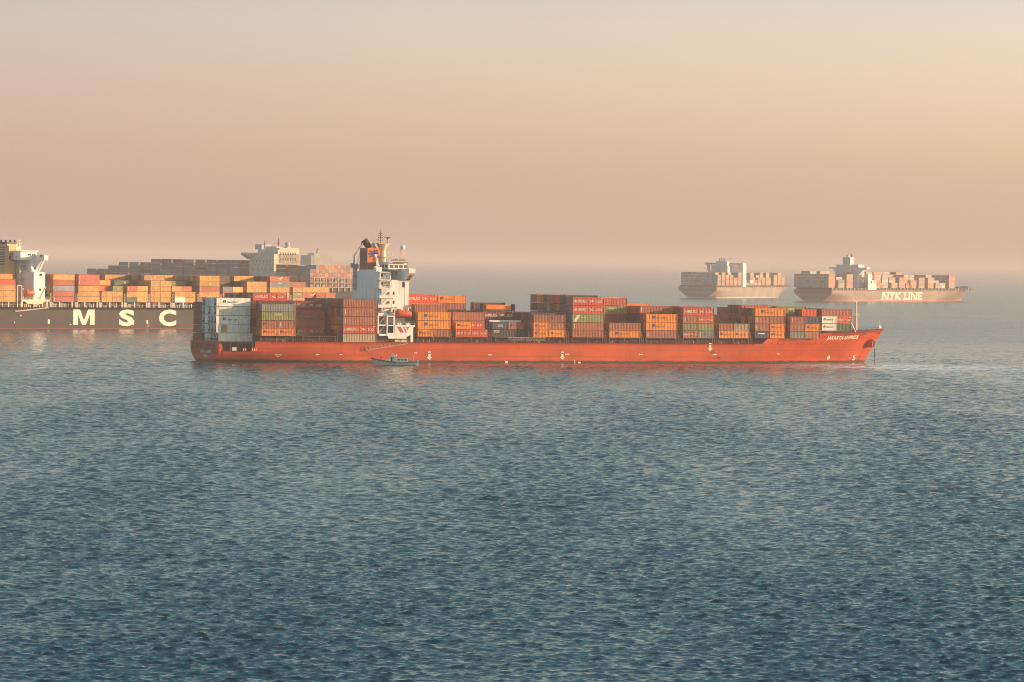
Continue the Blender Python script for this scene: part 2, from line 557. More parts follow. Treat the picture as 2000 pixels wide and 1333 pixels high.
class Hull:
    def __init__(self, L, Lw, B2, profile, wt, sa=40, sf_d=0.80, sf_w=0.66, n_d=2.3, n_w=1.7, zb=None, e=1.0, bott=-2.5):
        self.L, self.Lw, self.B2, self.pr, self.wt, self.sa = L, Lw, B2, profile, wt, sa
        self.sf_d, self.sf_w, self.n_d, self.n_w, self.e, self.bott = sf_d * L, sf_w * L, n_d, n_w, e, bott
        self.zb = zb or lerp_profile(profile, L)

    def stem(self, z):
        k = max(0.0, min(1.0, z / self.zb)) ** self.e
        return self.Lw + (self.L - self.Lw) * k

    def hb(self, s, z):
        k = max(0.0, min(1.0, z / self.zb))
        sf = self.sf_w + (self.sf_d - self.sf_w) * k
        n = self.n_w + (self.n_d - self.n_w) * k
        st = self.stem(z)
        w = self.B2
        if s > sf:
            t = min(1.0, (s - sf) / (st - sf))
            w = self.B2 * (1 - t ** n)
        if s < self.sa:
            t0 = self.wt(z)
            w = min(w, t0 + (self.B2 - t0) * smooth01(s / self.sa) ** (0.75))
        return max(w, 0.0)

    def build(self, name, mat, parent, deck_mat='deck_red', extra=()):
        ss = set()
        for a in np.linspace(0, self.L, 90):
            ss.add(round(float(a), 3))
        for a in np.linspace(self.sf_w, self.L, 40):
            ss.add(round(float(a), 3))
        for a, _ in self.pr:
            ss.add(round(a, 3))
        ss = sorted(a for a in ss if 0 <= a <= self.L)
        fr = [0, 0.16, 0.22, 0.28, 0.34, 0.42, 0.52, 0.64, 0.76, 0.88, 1.0]
        nk = len(fr)
        mb = MB()
        vs = []
        sb = self.sf_w
        for s in ss:
            zt = lerp_profile(self.pr, s)
            for side in (-1, 1):
                for f in fr:
                    z = self.bott + f * (zt - self.bott)
                    st = self.stem(z)
                    x = s if s < sb else sb + (s - sb) / (self.L - sb) * (st - sb)
                    vs.append((x, side * self.hb(x, z), z))
        fs, ms = [], []
        for i in range(len(ss) - 1):
            a, b = i * 2 * nk, (i + 1) * 2 * nk
            for j in range(nk - 1):
                fs.append((a + j, b + j, b + j + 1, a + j + 1))
                fs.append((a + nk + j, a + nk + j + 1, b + nk + j + 1, b + nk + j))
            ms += [0] * (2 * (nk - 1))
            fs.append((a + nk - 1, b + nk - 1, b + 2 * nk - 1, a + 2 * nk - 1))
            ms.append(1)
        for j in range(nk - 1):                      # transom
            fs.append((j, j + 1, nk + j + 1, nk + j))
            ms.append(0)
        for grp in (0, 1):
            ff = [f for f, m_ in zip(fs, ms) if m_ == grp]
            mb.add(vs, ff, grp)
        me = mb.mesh(name, [mat, deck_mat], recalc=True)
        for p in me.polygons:
            near_step = any(min(abs(p.center.x - a), abs(p.center.x - b_)) < 4 for (a, za), (b_, zb_) in zip(self.pr, self.pr[1:]) if abs(za - zb_) > 1 and b_ - a < 9)
            p.use_smooth = p.material_index == 0 and abs(p.normal.x) < 0.98 and not near_step
        bm = bmesh.new()
        bm.from_mesh(me)
        bmesh.ops.delete(bm, geom=[v for v in bm.verts if not v.link_faces], context='VERTS')
        bmesh.ops.remove_doubles(bm, verts=[v for v in bm.verts], dist=0.0005)
        bm.to_mesh(me)
        bm.free()
        o = bpy.data.objects.new(name, me)
        COL.objects.link(o)
        o.parent = parent
        return o

    def on_side(self, s, z, off=0.06, side=-1):
        return (s, side * (self.hb(s, z) + off), z)


def hull_text(hull, parent, text, s0, z0, width, height, mat, name='lettering', bold=0.0, shear=0.0, side=-1):
    mb = MB()
    letters(mb, text, width, height, lambda a, b: hull.on_side(s0 + a, z0 + b, 0.07, side), 0, bold, shear)
    return mb.build(name, mat, parent, recalc=False)


def hull_poly(hull, parent, pts, mat, name='hull_mark', side=-1):
    mb = MB()
    mb.add([hull.on_side(s, z, 0.07, side) for s, z in pts], [tuple(range(len(pts)))])
    return mb.build(name, mat, parent, recalc=False)


# ------------------------------------------------------------------ the sea
def wave_tile(n, size, seed, wind, cut_lo, cut_hi, rms_slope):
    """random sea patch by FFT: returns height, dx, dy (periodic)"""
    g = np.random.default_rng(seed)
    k1 = np.fft.fftfreq(n, size / n) * 2 * np.pi
    kx, ky = np.meshgrid(k1, k1, indexing='ij')
    k = np.hypot(kx, ky)
    k[0, 0] = 1
    kp = 2 * np.pi / 3.3
    P = np.exp(-1.0 * (kp / k) ** 2) / k ** 2.8
    cosw = (kx * math.cos(wind) + ky * math.sin(wind)) / k
    P *= 0.05 + cosw ** 6
    lam = 2 * np.pi / k
    P *= (lam > cut_lo) & (lam < cut_hi)
    A = np.sqrt(P) * (g.normal(size=k.shape) + 1j * g.normal(size=k.shape))
    A[0, 0] = 0
    h = np.fft.ifft2(A).real
    sx = np.fft.ifft2(1j * kx * A).real
    sy = np.fft.ifft2(1j * ky * A).real
    sl = math.sqrt((sx ** 2 + sy ** 2).mean())
    q = rms_slope / sl
    dx = np.fft.ifft2(1j * kx / k * A).real
    dy = np.fft.ifft2(1j * ky / k * A).real
    return h * q, dx * q, dy * q


def sample(tile, size, x, y):
    n = tile[0].shape[0]
    fx, fy = (x / size * n) % n, (y / size * n) % n
    ix, iy = np.floor(fx).astype(int), np.floor(fy).astype(int)
    tx, ty = fx - ix, fy - iy
    ix %= n
    iy %= n
    jx, jy = (ix + 1) % n, (iy + 1) % n
    return [a[ix, iy] * (1 - tx) * (1 - ty) + a[jx, iy] * tx * (1 - ty) + a[ix, jy] * (1 - tx) * ty + a[jx, jy] * tx * ty
            for a in tile]


RIPPLE, FARWAVE = 0.70, 0.65      # small-wave steepness near and far


def water_material():
    m, nt, b = new_mat('sea_water')
    N, Lk = nt.nodes, nt.links
    geo = N.new('ShaderNodeNewGeometry')
    att = N.new('ShaderNodeAttribute')
    att.attribute_name = 'far'
    b.inputs['Base Color'].default_value = (0.0, 0.068, 0.102, 1)
    rr = N.new('ShaderNodeMapRange')
    rr.inputs[3].default_value, rr.inputs[4].default_value = 0.06, 0.20
    Lk.new(att.outputs['Fac'], rr.inputs[0])
    Lk.new(rr.outputs[0], b.inputs['Roughness'])
    b.inputs['IOR'].default_value = 1.333

    def noise(scale, det, vec=None):
        n = N.new('ShaderNodeTexNoise')
        n.inputs['Scale'].default_value = scale
        n.inputs['Detail'].default_value = det
        Lk.new(vec or geo.outputs['Position'], n.inputs['Vector'])
        return n.outputs[0]

    def mth(op, a, bb, c=None):
        n = N.new('ShaderNodeMath')
        n.operation = op
        for i, v in enumerate((a, bb, c)):
            if v is None:
                continue
            if isinstance(v, (int, float)):
                n.inputs[i].default_value = v
            else:
                Lk.new(v, n.inputs[i])
        return n.outputs[0]

    # gusts and slicks: patches where ripples are stronger or weaker
    def patch(sx, sy, rot, lo, hi, a, c):
        mp = N.new('ShaderNodeMapping')
        mp.inputs['Scale'].default_value = (sx, sy, 0.01)
        mp.inputs['Rotation'].default_value = (0, 0, R(rot))
        Lk.new(geo.outputs['Position'], mp.inputs[0])
        g = N.new('ShaderNodeMapRange')
        g.inputs[1].default_value, g.inputs[2].default_value = lo, hi
        g.inputs[3].default_value, g.inputs[4].default_value = a, c
        Lk.new(noise(1.0, 6, mp.outputs[0]), g.inputs[0])
        return g.outputs[0]
    gust = mth('MULTIPLY', patch(0.011, 0.018, 12, .35, .65, .55, 1.25), patch(0.0012, 0.0035, -6, .40, .60, .70, 1.15))

    def tilt(scale, det, amt):
        n = N.new('ShaderNodeTexNoise')
        n.inputs['Scale'].default_value = scale
        n.inputs['Detail'].default_value = det
        mp = N.new('ShaderNodeMapping')
        mp.inputs['Scale'].default_value = (.55, 1.5, 1)
        Lk.new(geo.outputs['Position'], mp.inputs[0])
        Lk.new(mp.outputs[0], n.inputs['Vector'])
        s1 = N.new('ShaderNodeVectorMath')
        s1.operation = 'SUBTRACT'
        s1.inputs[1].default_value = (.5, .5, .5)
        Lk.new(n.outputs['Color'], s1.inputs[0])
        s2 = N.new('ShaderNodeVectorMath')
        s2.operation = 'MULTIPLY'
        s2.inputs[1].default_value = (1, 1, 0)
        Lk.new(s1.outputs[0], s2.inputs[0])
        s3 = N.new('ShaderNodeVectorMath')
        s3.operation = 'SCALE'
        Lk.new(s2.outputs[0], s3.inputs[0])
        if isinstance(amt, (int, float)):
            s3.inputs['Scale'].default_value = amt
        else:
            Lk.new(amt, s3.inputs['Scale'])
        return s3.outputs[0]
    t1 = tilt(2.6, 3, mth('MULTIPLY', gust, RIPPLE))
    t2 = tilt(0.35, 4, mth('MULTIPLY', mth('MULTIPLY', gust, att.outputs['Fac']), FARWAVE))
    ad = N.new('ShaderNodeVectorMath')
    Lk.new(t1, ad.inputs[0])
    Lk.new(t2, ad.inputs[1])
    ad2 = N.new('ShaderNodeVectorMath')
    Lk.new(ad.outputs[0], ad2.inputs[0])
    Lk.new(geo.outputs['Normal'], ad2.inputs[1])
    nz = N.new('ShaderNodeVectorMath')
    nz.operation = 'NORMALIZE'
    Lk.new(ad2.outputs[0], nz.inputs[0])
    Lk.new(nz.outputs[0], b.inputs['Normal'])
    # broken pale water: thin drifting lines everywhere, and the stream past the anchored bow
    sp = N.new('ShaderNodeSeparateXYZ')
    Lk.new(geo.outputs['Position'], sp.inputs[0])
    ex = mth('POWER', mth('DIVIDE', mth('SUBTRACT', sp.outputs[0], 142.0), 36.0), 2)
    ey_ = mth('POWER', mth('DIVIDE', mth('SUBTRACT', sp.outputs[1], 1504.0), 42.0), 2)
    spot = mth('POWER', 2.718, mth('MULTIPLY', mth('ADD', ex, ey_), -1.0))
    lines = patch(0.005, 0.045, 3, .60, .74, 0.0, 0.18)
    local = mth('MULTIPLY', mth('MULTIPLY', patch(0.05, 0.16, 2, .40, .62, 0.0, 1.0), spot), 3.0)
    speck = mth('MULTIPLY', mth('MAXIMUM', lines, local), patch(0.5, 1.2, 0, .35, .58, 0.15, 0.9))
    mxw = N.new('ShaderNodeMix')
    mxw.data_type = 'RGBA'
    nt.nodes.remove(mxw)
    df = N.new('ShaderNodeBsdfDiffuse')
    df.inputs[0].default_value = (.85, .84, .80, 1)
    ms = N.new('ShaderNodeMixShader')
    Lk.new(speck, ms.inputs[0])
    Lk.new(b.outputs[0], ms.inputs[1])
    Lk.new(df.outputs[0], ms.inputs[2])
    Lk.new(ms.outputs[0], N['Material Output'].inputs['Surface'])
    return m


def build_water():
    # rows: fine near the view, growing to the horizon
    ys = [-2500.0, -600.0, -100.0, 100.0, 220.0, 290.0]
    y = 330.0
    ys.append(y)
    while y < 3600:
        dy = 0.28 * (y / 450.0)
        if y > 1300:
            dy *= 1 + (y - 1300) / 300.0
        y += dy
        ys.append(y)
    while y < 70000:
        y *= 1.03
        ys.append(y)
    ys = np.array(ys)
    core = np.linspace(-0.148, 0.148, 600)
    outer = np.array([0.165, 0.20, 0.27, 0.40, 0.65, 1.1, 2.0, 3.5, 6.0])
    us = np.concatenate([-outer[::-1], core, outer])
    edge = np.clip((0.150 - np.abs(us)) / 0.012, 0, 1)
    D = np.maximum(ys, 330.0)
    X = us[None, :] * D[:, None]
    Y = np.repeat(ys[:, None], len(us), 1)
    wind = R(84)
    SZ1, SZ2 = 211.0, 131.0
    lv = []
    for cut in (0.75, 1.5, 3.2):
        lv.append((wave_tile(1024, SZ1, 3, wind, cut, 40, 1.0), wave_tile(512, SZ2, 5, wind + 0.3 - 0.6, cut, 30, 1.0)))
    # the same spectrum everywhere: keep the amplitude of the finest level
    ref = [t.std() for t in (lv[0][0][0], lv[0][1][0])]
    for i in range(3):
        lv[i] = tuple(tuple(a * (ref[j] / lv[i][j][0].std()) for a in lv[i][j]) for j in (0, 1))
    sp = 0.28 * (D / 450.0) * np.where(D > 1300, 1 + (D - 1300) / 300.0, 1)
    Z = np.zeros_like(X)
    DX = np.zeros_like(X)
    DY = np.zeros_like(X)
    lam = 2.6 * np.maximum(sp, D * 0.296 / 600)           # shortest wave the mesh can carry
    lvl = np.clip(np.log2(np.maximum(lam, 0.75) / 0.75), 0, 2.1)
    ca, sa = math.cos(0.6), math.sin(0.6)
    for i, tiles in enumerate(lv):
        w = np.clip(1 - np.abs(lvl - i), 0, 1)
        if i == 2:
            w = np.where(lvl > 2, 1.0, w)
        rows = np.where(w > 0)[0]
        if not len(rows):
            continue
        a, b_ = rows[0], rows[-1] + 1
        x, y_ = X[a:b_], Y[a:b_]
        t1 = sample(tiles[0], SZ1, x, y_)
        t2 = sample(tiles[1], SZ2, x * ca - y_ * sa, x * sa + y_ * ca)
        ww = w[a:b_, None]
        AMP = 0.28
        Z[a:b_] += ww * AMP * (t1[0] + 0.55 * t2[0])
        DX[a:b_] += ww * AMP * (t1[1] + 0.55 * (t2[1] * ca + t2[2] * sa))
        DY[a:b_] += ww * AMP * (t1[2] + 0.55 * (-t2[1] * sa + t2[2] * ca))
    lull = wave_tile(256, 1100.0, 21, 0.2, 60, 600, 1.0)[0]
    lull = lull / lull.std()
    g_ = sample((lull,), 1100.0, X * 1.0, Y * 0.55)[0]
    Z, DX, DY = (a * np.clip(1.0 + 0.12 * g_, 0.55, 1.5) for a in (Z, DX, DY))
    fade = np.clip((2900 - ys) / 1300.0, 0, 1) * (ys >= 330)
    fm = fade[:, None] * edge[None, :]
    Z *= fm
    X = X + 1.5 * DX * fm
    Yd = Y + 1.5 * DY * fm
    nr, nc = X.shape
    co = np.stack([X, Yd, Z], -1).reshape(-1, 3).astype(np.float32)
    idx = np.arange(nr * nc).reshape(nr, nc)
    q = np.stack([idx[:-1, :-1], idx[:-1, 1:], idx[1:, 1:], idx[1:, :-1]], -1).reshape(-1, 4)
    me = bpy.data.meshes.new('water')
    me.vertices.add(len(co))
    me.vertices.foreach_set('co', co.ravel())
    me.loops.add(q.size)
    me.loops.foreach_set('vertex_index', q.ravel().astype(np.int32))
    me.polygons.add(len(q))
    me.polygons.foreach_set('loop_start', np.arange(0, q.size, 4, dtype=np.int32))
    me.polygons.foreach_set('use_smooth', np.ones(len(q), bool))
    me.update(calc_edges=True)
    at = me.attributes.new('far', 'FLOAT', 'POINT')
    at.data.foreach_set('value', (np.clip(1 - fm + np.clip((ys - 1150) / 1900.0, 0, 1)[:, None], 0, 1)).astype(np.float32).ravel())
    me.materials.append(water_material())
    o = bpy.data.objects.new('water', me)
    COL.objects.link(o)
    tag(o, kind='structure')


build_water()


# ------------------------------------------------------------------ containers
CLEN = {40: 12.19, 20: 6.06}
CW = 2.44
ROWP = 2.49


def container_mesh(ln, h, reefer=False, detail=True):
    L = CLEN[ln]
    mb = MB()
    p = 0.14
    # frame: corner posts, top and bottom rails
    for x in (0, L - p):
        for y in (0, CW - p):
            mb.box(x, x + p, y, y + p, 0, h)
    for y in (0, CW - 0.1):
        mb.box(p, L - p, y, y + 0.1, 0, 0.16)
        mb.box(p, L - p, y, y + 0.1, h - 0.10, h)
    for x in (0, L - 0.1):
        mb.box(x, x + 0.1, p, CW - p, 0, 0.16)
        mb.box(x, x + 0.1, p, CW - p, h - 0.12, h)
    # corrugated long sides
    for x in (0, L - .2):                                # corner castings carry the next box
        for y in (0, CW - .2):
            mb.box(x, x + .2, y, y + .2, h + .001, h + .16, 3)
    n = 0 if reefer else (20 if ln == 40 else 10)
    for side in (0, 1):
        y0 = 0.06 if side == 0 else CW - 0.06
        y1 = 0.13 if side == 0 else CW - 0.13
        if n == 0:
            mb.add([(p, y0, .16), (L - p, y0, .16), (L - p, y0, h - .1), (p, y0, h - .1)], [(0, 1, 2, 3)])
            continue
        w = (L - 2 * p) / n
        xs = []
        for i in range(n):
            a = p + i * w
            xs += [(a, y0), (a + w * .36, y0), (a + w * .5, y1), (a + w * .86, y1)]
        xs.append((L - p, y0))
        vs = [(x, y, z) for z in (0.16, h - 0.10) for x, y in xs]
        k = len(xs)
        mb.add(vs, [(i, i + 1, k + i + 1, k + i) for i in range(k - 1)])
    # roof
    mb.add([(0.05, 0.05, h - 0.04), (L - 0.05, 0.05, h - 0.04), (L - 0.05, CW - 0.05, h - 0.04), (0.05, CW - 0.05, h - 0.04)],
           [(0, 1, 2, 3)])
    mb.add([(0.05, 0.05, 0.10), (L - 0.05, 0.05, 0.10), (L - 0.05, CW - 0.05, 0.10), (0.05, CW - 0.05, 0.10)], [(0, 3, 2, 1)])
    # plain front end
    mb.add([(L - 0.04, p, .16), (L - 0.04, CW - p, .16), (L - 0.04, CW - p, h - .12), (L - 0.04, p, h - .12)], [(0, 1, 2, 3)])
    if not reefer:
        for y in (p, CW / 2 + 0.015):                       # two doors
            w = CW / 2 - p - 0.015
            mb.box(0.03, 0.07, y, y + w, 0.17, h - 0.13)
            for f in (0.25, 0.72):                         # lock rods and handles
                mb.box(-0.01, 0.03, y + w * f - 0.025, y + w * f + 0.025, 0.12, h - 0.09, 1)
            mb.box(-0.01, 0.03, y + w * 0.3, y + w * 0.66, 1.05, 1.12, 1)
        mb.add([(0.06, p, .16), (0.06, CW - p, .16), (0.06, CW - p, h - .12), (0.06, p, h - .12)], [(0, 3, 2, 1)], 3)
        mb.box(0.01, 0.03, CW * 0.60, CW * 0.70, h * 0.62, h * 0.72, 2)
        mb.box(0.01, 0.03, CW * 0.22, CW * 0.30, h * 0.82, h * 0.88, 2)
    else:
        mb.box(0.10, 0.16, p, CW - p, 0.16, h - 0.12, 1)
        mb.box(0.02, 0.10, p + 0.1, CW - p - 0.1, 0.25, 0.95, 3)
        mb.box(0.02, 0.10, p + 0.15, CW * 0.52, 1.15, 1.85, 3)
        mb.box(0.02, 0.10, p + 0.15, CW - p - 0.15, 2.05, 2.45, 1)
        mb.box(0.02, 0.08, CW * 0.58, CW - p - 0.12, 1.15, 1.75, 2)
    mats = ['container', 'gear', 'white_letter', 'dark'] if not reefer else ['container', 'reefer_unit', 'white_letter', 'reefer_dark']
    return mb.mesh('container', mats, recalc=True)


MESHES = {}


def cmesh(ln, h, reefer):
    k = (ln, round(h, 2), reefer)
    if k not in MESHES:
        MESHES[k] = container_mesh(ln, h, reefer)
    return MESHES[k]


def bird(mb, x, z, s, fn, mi=0):
    """two crossing wing strokes"""
    for pts in ([(-1.0, 0.55), (-0.2, 0.25), (0.25, 0.0), (1.0, -0.10), (0.3, -0.28), (-0.05, -0.05), (-0.5, 0.30)],
                [(-0.75, -0.62), (-0.2, -0.25), (0.35, 0.12), (0.72, 0.2), (0.35, 0.30), (0.0, 0.10), (-0.35, -0.28)]):
        mb.add([fn(x + a * s, z + b * s) for a, b in pts], [tuple(range(len(pts)))], mi)


def square_logo(mb, x, z, s, fn, mi=0):
    """slanted double block emblem"""
    for dx in (0, 0.62):
        mb.add([fn(x + (a + dx) * s, z + b * s) for a, b in ((0, 0), (0.5, 0), (0.75, 1), (0.25, 1))], [(0, 1, 2, 3)], mi)


LET = {}


def lettering_mesh(kind, ln, h):
    k = (kind, ln, round(h, 2))
    if k in LET:
        return LET[k]
    L = CLEN[ln]
    mb = MB()
    fn = lambda a, b: (a, 0.035, b)
    q = 1.0 if ln == 40 else 0.5
    mats = ['white_letter']
    if kind == 'bird':
        letters(mb, 'HAMBURG', 4.7 * q, 0.95 * (q ** .5), lambda a, b: fn(0.5 * q + a, h * .36 + b), 0, 0.012)
        bird(mb, 7.1 * q, h * .52, 1.30 * q, fn)
        letters(mb, 'SÜD', 2.2 * q, 0.95 * (q ** .5), lambda a, b: fn(9.1 * q + a, h * .36 + b), 0, 0.012)
        mb.add([fn(a, b) for a, b in ((L - 1.1, h - .42), (L - .35, h - .42), (L - .35, h - .28), (L - 1.1, h - .28))], [(0, 1, 2, 3)])
    elif kind in ('square', 'squarew'):
        mats = ['blue_letter', 'brown_letter'] if kind == 'square' else ['blue_letter', 'dark_letter']
        x0 = 2.2 * q if ln == 40 else 0.55
        s = 0.95 if ln == 40 else 0.75
        square_logo(mb, x0, h * .42, s, fn, 0)
        letters(mb, 'Hapag-Lloyd', (3.7 if ln == 40 else 2.9), 0.62 if ln == 40 else .55,
                lambda a, b: fn(x0 + 1.7 * s + a, h * .42 + b), 1, 0.02)
    elif kind == 'msc':
        mats = ['brown_letter', 'funnel_cream']
        c = L * .5
        w = .62
        mb.add([fn(c + a * w, h * .5 + b * w) for a, b in ((-1, -1), (1, -1), (1, 1), (-1, 1))], [(0, 1, 2, 3)], 0)
        for i in range(2):
            letters(mb, 'mm' if i else 'sc', w * 1.5, w * .62, lambda a, b: (c - w * .75 + a, 0.025, h * .5 - w * .75 + i * w * .85 + b), 1, 0.02)
    elif kind == 'china':
        letters(mb, 'CHINA', 2.6, 0.62, lambda a, b: fn(4.7 * q + a, h * .58 + b), 0, 0.02)
    elif kind == 'slant':
        for a0, mi in ((0.9, 0),):
            mb.add([fn(a, b) for a, b in ((.3, .25), (1.5, .25), (2.9, h - .2), (1.7, h - .2))], [(0, 1, 2, 3)], 0)
        mb.add([fn(a, b) for a, b in ((3.1, h * .60), (5.3, h * .60), (5.3, h * .66), (3.1, h * .66))], [(0, 1, 2, 3)], 0)
        mats = ['white_letter']
    elif kind == 'stripe':
        mb.add([fn(a, b) for a, b in ((.55, .5), (.78, .5), (.78, h - .4), (.55, h - .4))], [(0, 1, 2, 3)])
    elif kind == 'oval':
        for k2 in range(3):
            cx = 3.0 + (k2 - 1) * .62
            pts = [(cx + .42 * math.cos(t), h * .5 + .36 * math.sin(t)) for t in np.linspace(0, 2 * math.pi, 13)[:-1]]
            inn = [(cx + .22 * math.cos(t), h * .5 + .18 * math.sin(t)) for t in np.linspace(0, 2 * math.pi, 13)[:-1]]
            n = 12
            mb.add([fn(a, b) for a, b in pts + inn], [(i, (i + 1) % n, n + (i + 1) % n, n + i) for i in range(n)])
    elif kind == 'tagw':
        mb.add([fn(a, b) for a, b in ((.5, h - .95), (2.6, h - .95), (2.6, h - .3), (.5, h - .3))], [(0, 1, 2, 3)])
        mats = ['white_letter', 'blue_letter']
        mb.add([(a, .025, b) for a, b in ((.8, h - .75), (2.3, h - .75), (2.3, h - .5), (.8, h - .5))], [(0, 1, 2, 3)], 1)
    elif kind == 'text':
        mb.add([fn(a, b) for a, b in ((1.3, h * .58), (3.9, h * .58), (3.9, h * .74), (1.3, h * .74))], [(0, 1, 2, 3)], 0)
    elif kind == 'lion':
        mats = ['funnel_cream']
        mb.add([fn(a, b) for a, b in ((4.6, 1.3), (6.0, 1.1), (6.5, .7), (7.0, .8), (6.9, 1.3), (8.0, 1.9), (8.2, 2.4), (7.4, 2.2), (6.4, 1.7), (5.2, 1.6))],
               [tuple(range(10))])
    elif kind == 'patch':
        mats = ['tan', 'reefer_unit']
        mb.add([fn(a, b) for a, b in ((1.7, .1), (4.0, .1), (4.0, h - .2), (1.7, h - .2))], [(0, 1, 2, 3)])
        mb.add([fn(a, b) for a, b in ((.6, .3), (1.0, .3), (1.0, h - .3), (.6, h - .3))], [(0, 1, 2, 3)], 1)
    me = mb.mesh('lettering', mats, recalc=False)
    LET[k] = me
    return me


# paint colours (linear) and their names
CC = {
    'R': ((0.66, 0.078, 0.028), 'bright red'), 'M': ((0.24, 0.030, 0.030), 'maroon'),
    'O': ((0.86, 0.260, 0.030), 'orange'), 'B': ((0.38, 0.125, 0.070), 'rust brown'),
    'D': ((0.13, 0.040, 0.032), 'dark brown'), 'W': ((0.84, 0.82, 0.74), 'white refrigerated'),
    'G': ((0.26, 0.26, 0.10), 'olive green'), 'T': ((0.08, 0.13, 0.075), 'dark green'),
    'S': ((0.24, 0.26, 0.24), 'grey'), 'N': ((0.045, 0.065, 0.12), 'navy blue'),
    'K': ((0.045, 0.040, 0.045), 'charcoal'), 'Y': ((0.66, 0.33, 0.080), 'yellow'),
    'P': ((0.52, 0.110, 0.060), 'faded red'), 'E': ((0.45, 0.33, 0.22), 'beige'),
    'H': ((0.50, 0.24, 0.17), 'haze-tinted pink'), 'Q': ((0.42, 0.38, 0.36), 'haze-tinted grey'), 'F': ((0.21, 0.20, 0.19), 'dark grey'),  # H and Q: far-ship paints with haze mixed into the colour
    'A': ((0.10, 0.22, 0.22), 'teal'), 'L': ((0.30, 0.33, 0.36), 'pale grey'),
}
LOGO = {'h': {'R': 'bird', 'M': 'bird', 'P': 'bird', 'O': 'square', 'B': 'square', 'D': 'square', 'W': 'squarew'},
        'm': 'msc', 'c': 'china', 'q': 'slant', 's': 'stripe', 'o': 'oval', 'z': 'tagw', 't': 'text', 'l': 'lion', 'x': 'patch'}
LOGO_WORDS = {'bird': 'bird emblem', 'square': 'blue emblem', 'squarew': 'blue emblem', 'msc': 'square emblem', 'china': 'white lettering',
              'slant': 'slanted white panel', 'stripe': 'white stripe', 'oval': 'looped white emblem', 'tagw': 'white tag',
              'text': 'white band', 'lion': 'yellow emblem', 'patch': 'tan patch'}
ORD = ['bottom', 'second', 'third', 'fourth', 'fifth', 'sixth', 'seventh', 'eighth', 'ninth']
NTH = ['first', 'second', 'third', 'fourth', 'fifth', 'sixth', 'seventh', 'eighth', 'ninth', 'tenth', 'eleventh', 'twelfth', 'thirteenth',
       'fourteenth', 'fifteenth', 'sixteenth', 'seventeenth', 'eighteenth', 'nineteenth', 'twentieth', 'twenty-first', 'twenty-second']

ALL = []      # every container: dict


def put_box(fr, ship, x, y_near, z, ln, tok, h, where):
    """near-side corner at (x, y_near, z) in ship coordinates"""
    c = tok[0]
    flags = tok[1:]
    logo = None
    for f in flags:
        v = LOGO.get(f)
        if isinstance(v, dict):
            v = v.get(c)
        logo = v or logo
    ALL.append(dict(fr=fr, ship=ship, x=x, y=y_near, z=z, ln=ln, c=c, h=h, logo=logo, where=where))


def stack(fr, ship, x, inn, z, spec, where, jit=0.0):
    """spec: tiers from the bottom; 'a+b' = two 20 ft; '.' = empty; '-' low 40 ft"""
    y = -(fr.B2 - inn) if fr.near < 0 else (fr.B2 - inn - CW)
    tier = 0
    for t in spec.split():
        if '+' in t:
            a, b = t.split('+')
            for half, q in ((0, a), (1, b)):
                if q != '.':
                    put_box(fr, ship, x + half * 6.13, y, z, 20, q, 2.42, where + (tier, half))
            z += 2.59
        else:
            low = '-' in t
            h = 2.59 if low else 2.9
            if t != '.':
                put_box(fr, ship, x + jit * (rng.random() - .5), y, z, 40, t.replace('-', ''), h - 0.17, where + (tier, None))
            z += h
        tier += 1
    return z


def fill(fr, ship, x, z, bay, rows, nrow, pal, base_inn=0.0, default=None):
    """rows: {row range -> spec}; rows not named take `default`: number of tiers and random paint"""
    for r in range(nrow):
        spec = None
        for key, sp in rows.items():
            a, b = key if isinstance(key, tuple) else (key, key)
            if a <= r <= b:
                spec = sp
        if spec is None:
            continue
        if isinstance(spec, (int, float)):
            n = int(spec)
            spec = ' '.join(rng.choice(pal) for _ in range(n))
        elif spec.startswith('*'):          # '*BBM 5-' : random paint of given heights
            n = spec[1:]
            spec = ' '.join(rng.choice(pal) + (q if q == '-' else '') for q in n)
        stack(fr, ship, x, base_inn + r * ROWP, z, spec, (bay, r))


# ------------------------------------------------------------------ the red ship
J = Frame(1000, 1483, 26.6, 16.1)
J.u0 = J.u(428, 3.6)


def j_tip():
    return J.u(1732, 16.1)


J_L = j_tip()
P_ZD = 7.0
notch0, notch1 = J.u(438.5, 3.0), J.u(502, 1.0)
s_step0, s_step1 = J.u(1495), J.u(1503)
s_up0, s_up1 = J.u(1576, 1.0), J.u(1606, 2.5)
j_prof = [(0, 6.9), (notch0 - 1.0, 6.9), (notch0, 3.9), (notch1, 3.9), (notch1 + 0.05, 7.0), (s_step0, 7.0), (s_step1, 8.8),
          (s_up0, 9.0), (s_up1, 10.9), (s_up1 + 14, 11.1), (J_L, 12.3)]


def j_wt(z):
    if z < 0:
        return max(3.0, 7.6 + z * 3.0)
    return 12.3 - 4.7 * (1 - min(1, z / 4.6)) ** 1.8


JH = Hull(J_L, J.u(1696, 16.1), 16.1, j_prof, j_wt, sa=46, sf_d=0.80, sf_w=0.66, n_d=2.4, n_w=1.9, zb=12.0, e=1.15)
red = empty('container_ship', J.origin(), J.hd)
tag(red, 'long red container ship with brown and orange funnel, nearest of the ships', 'ship')
jhull = JH.build('hull', 'hull_red', red)

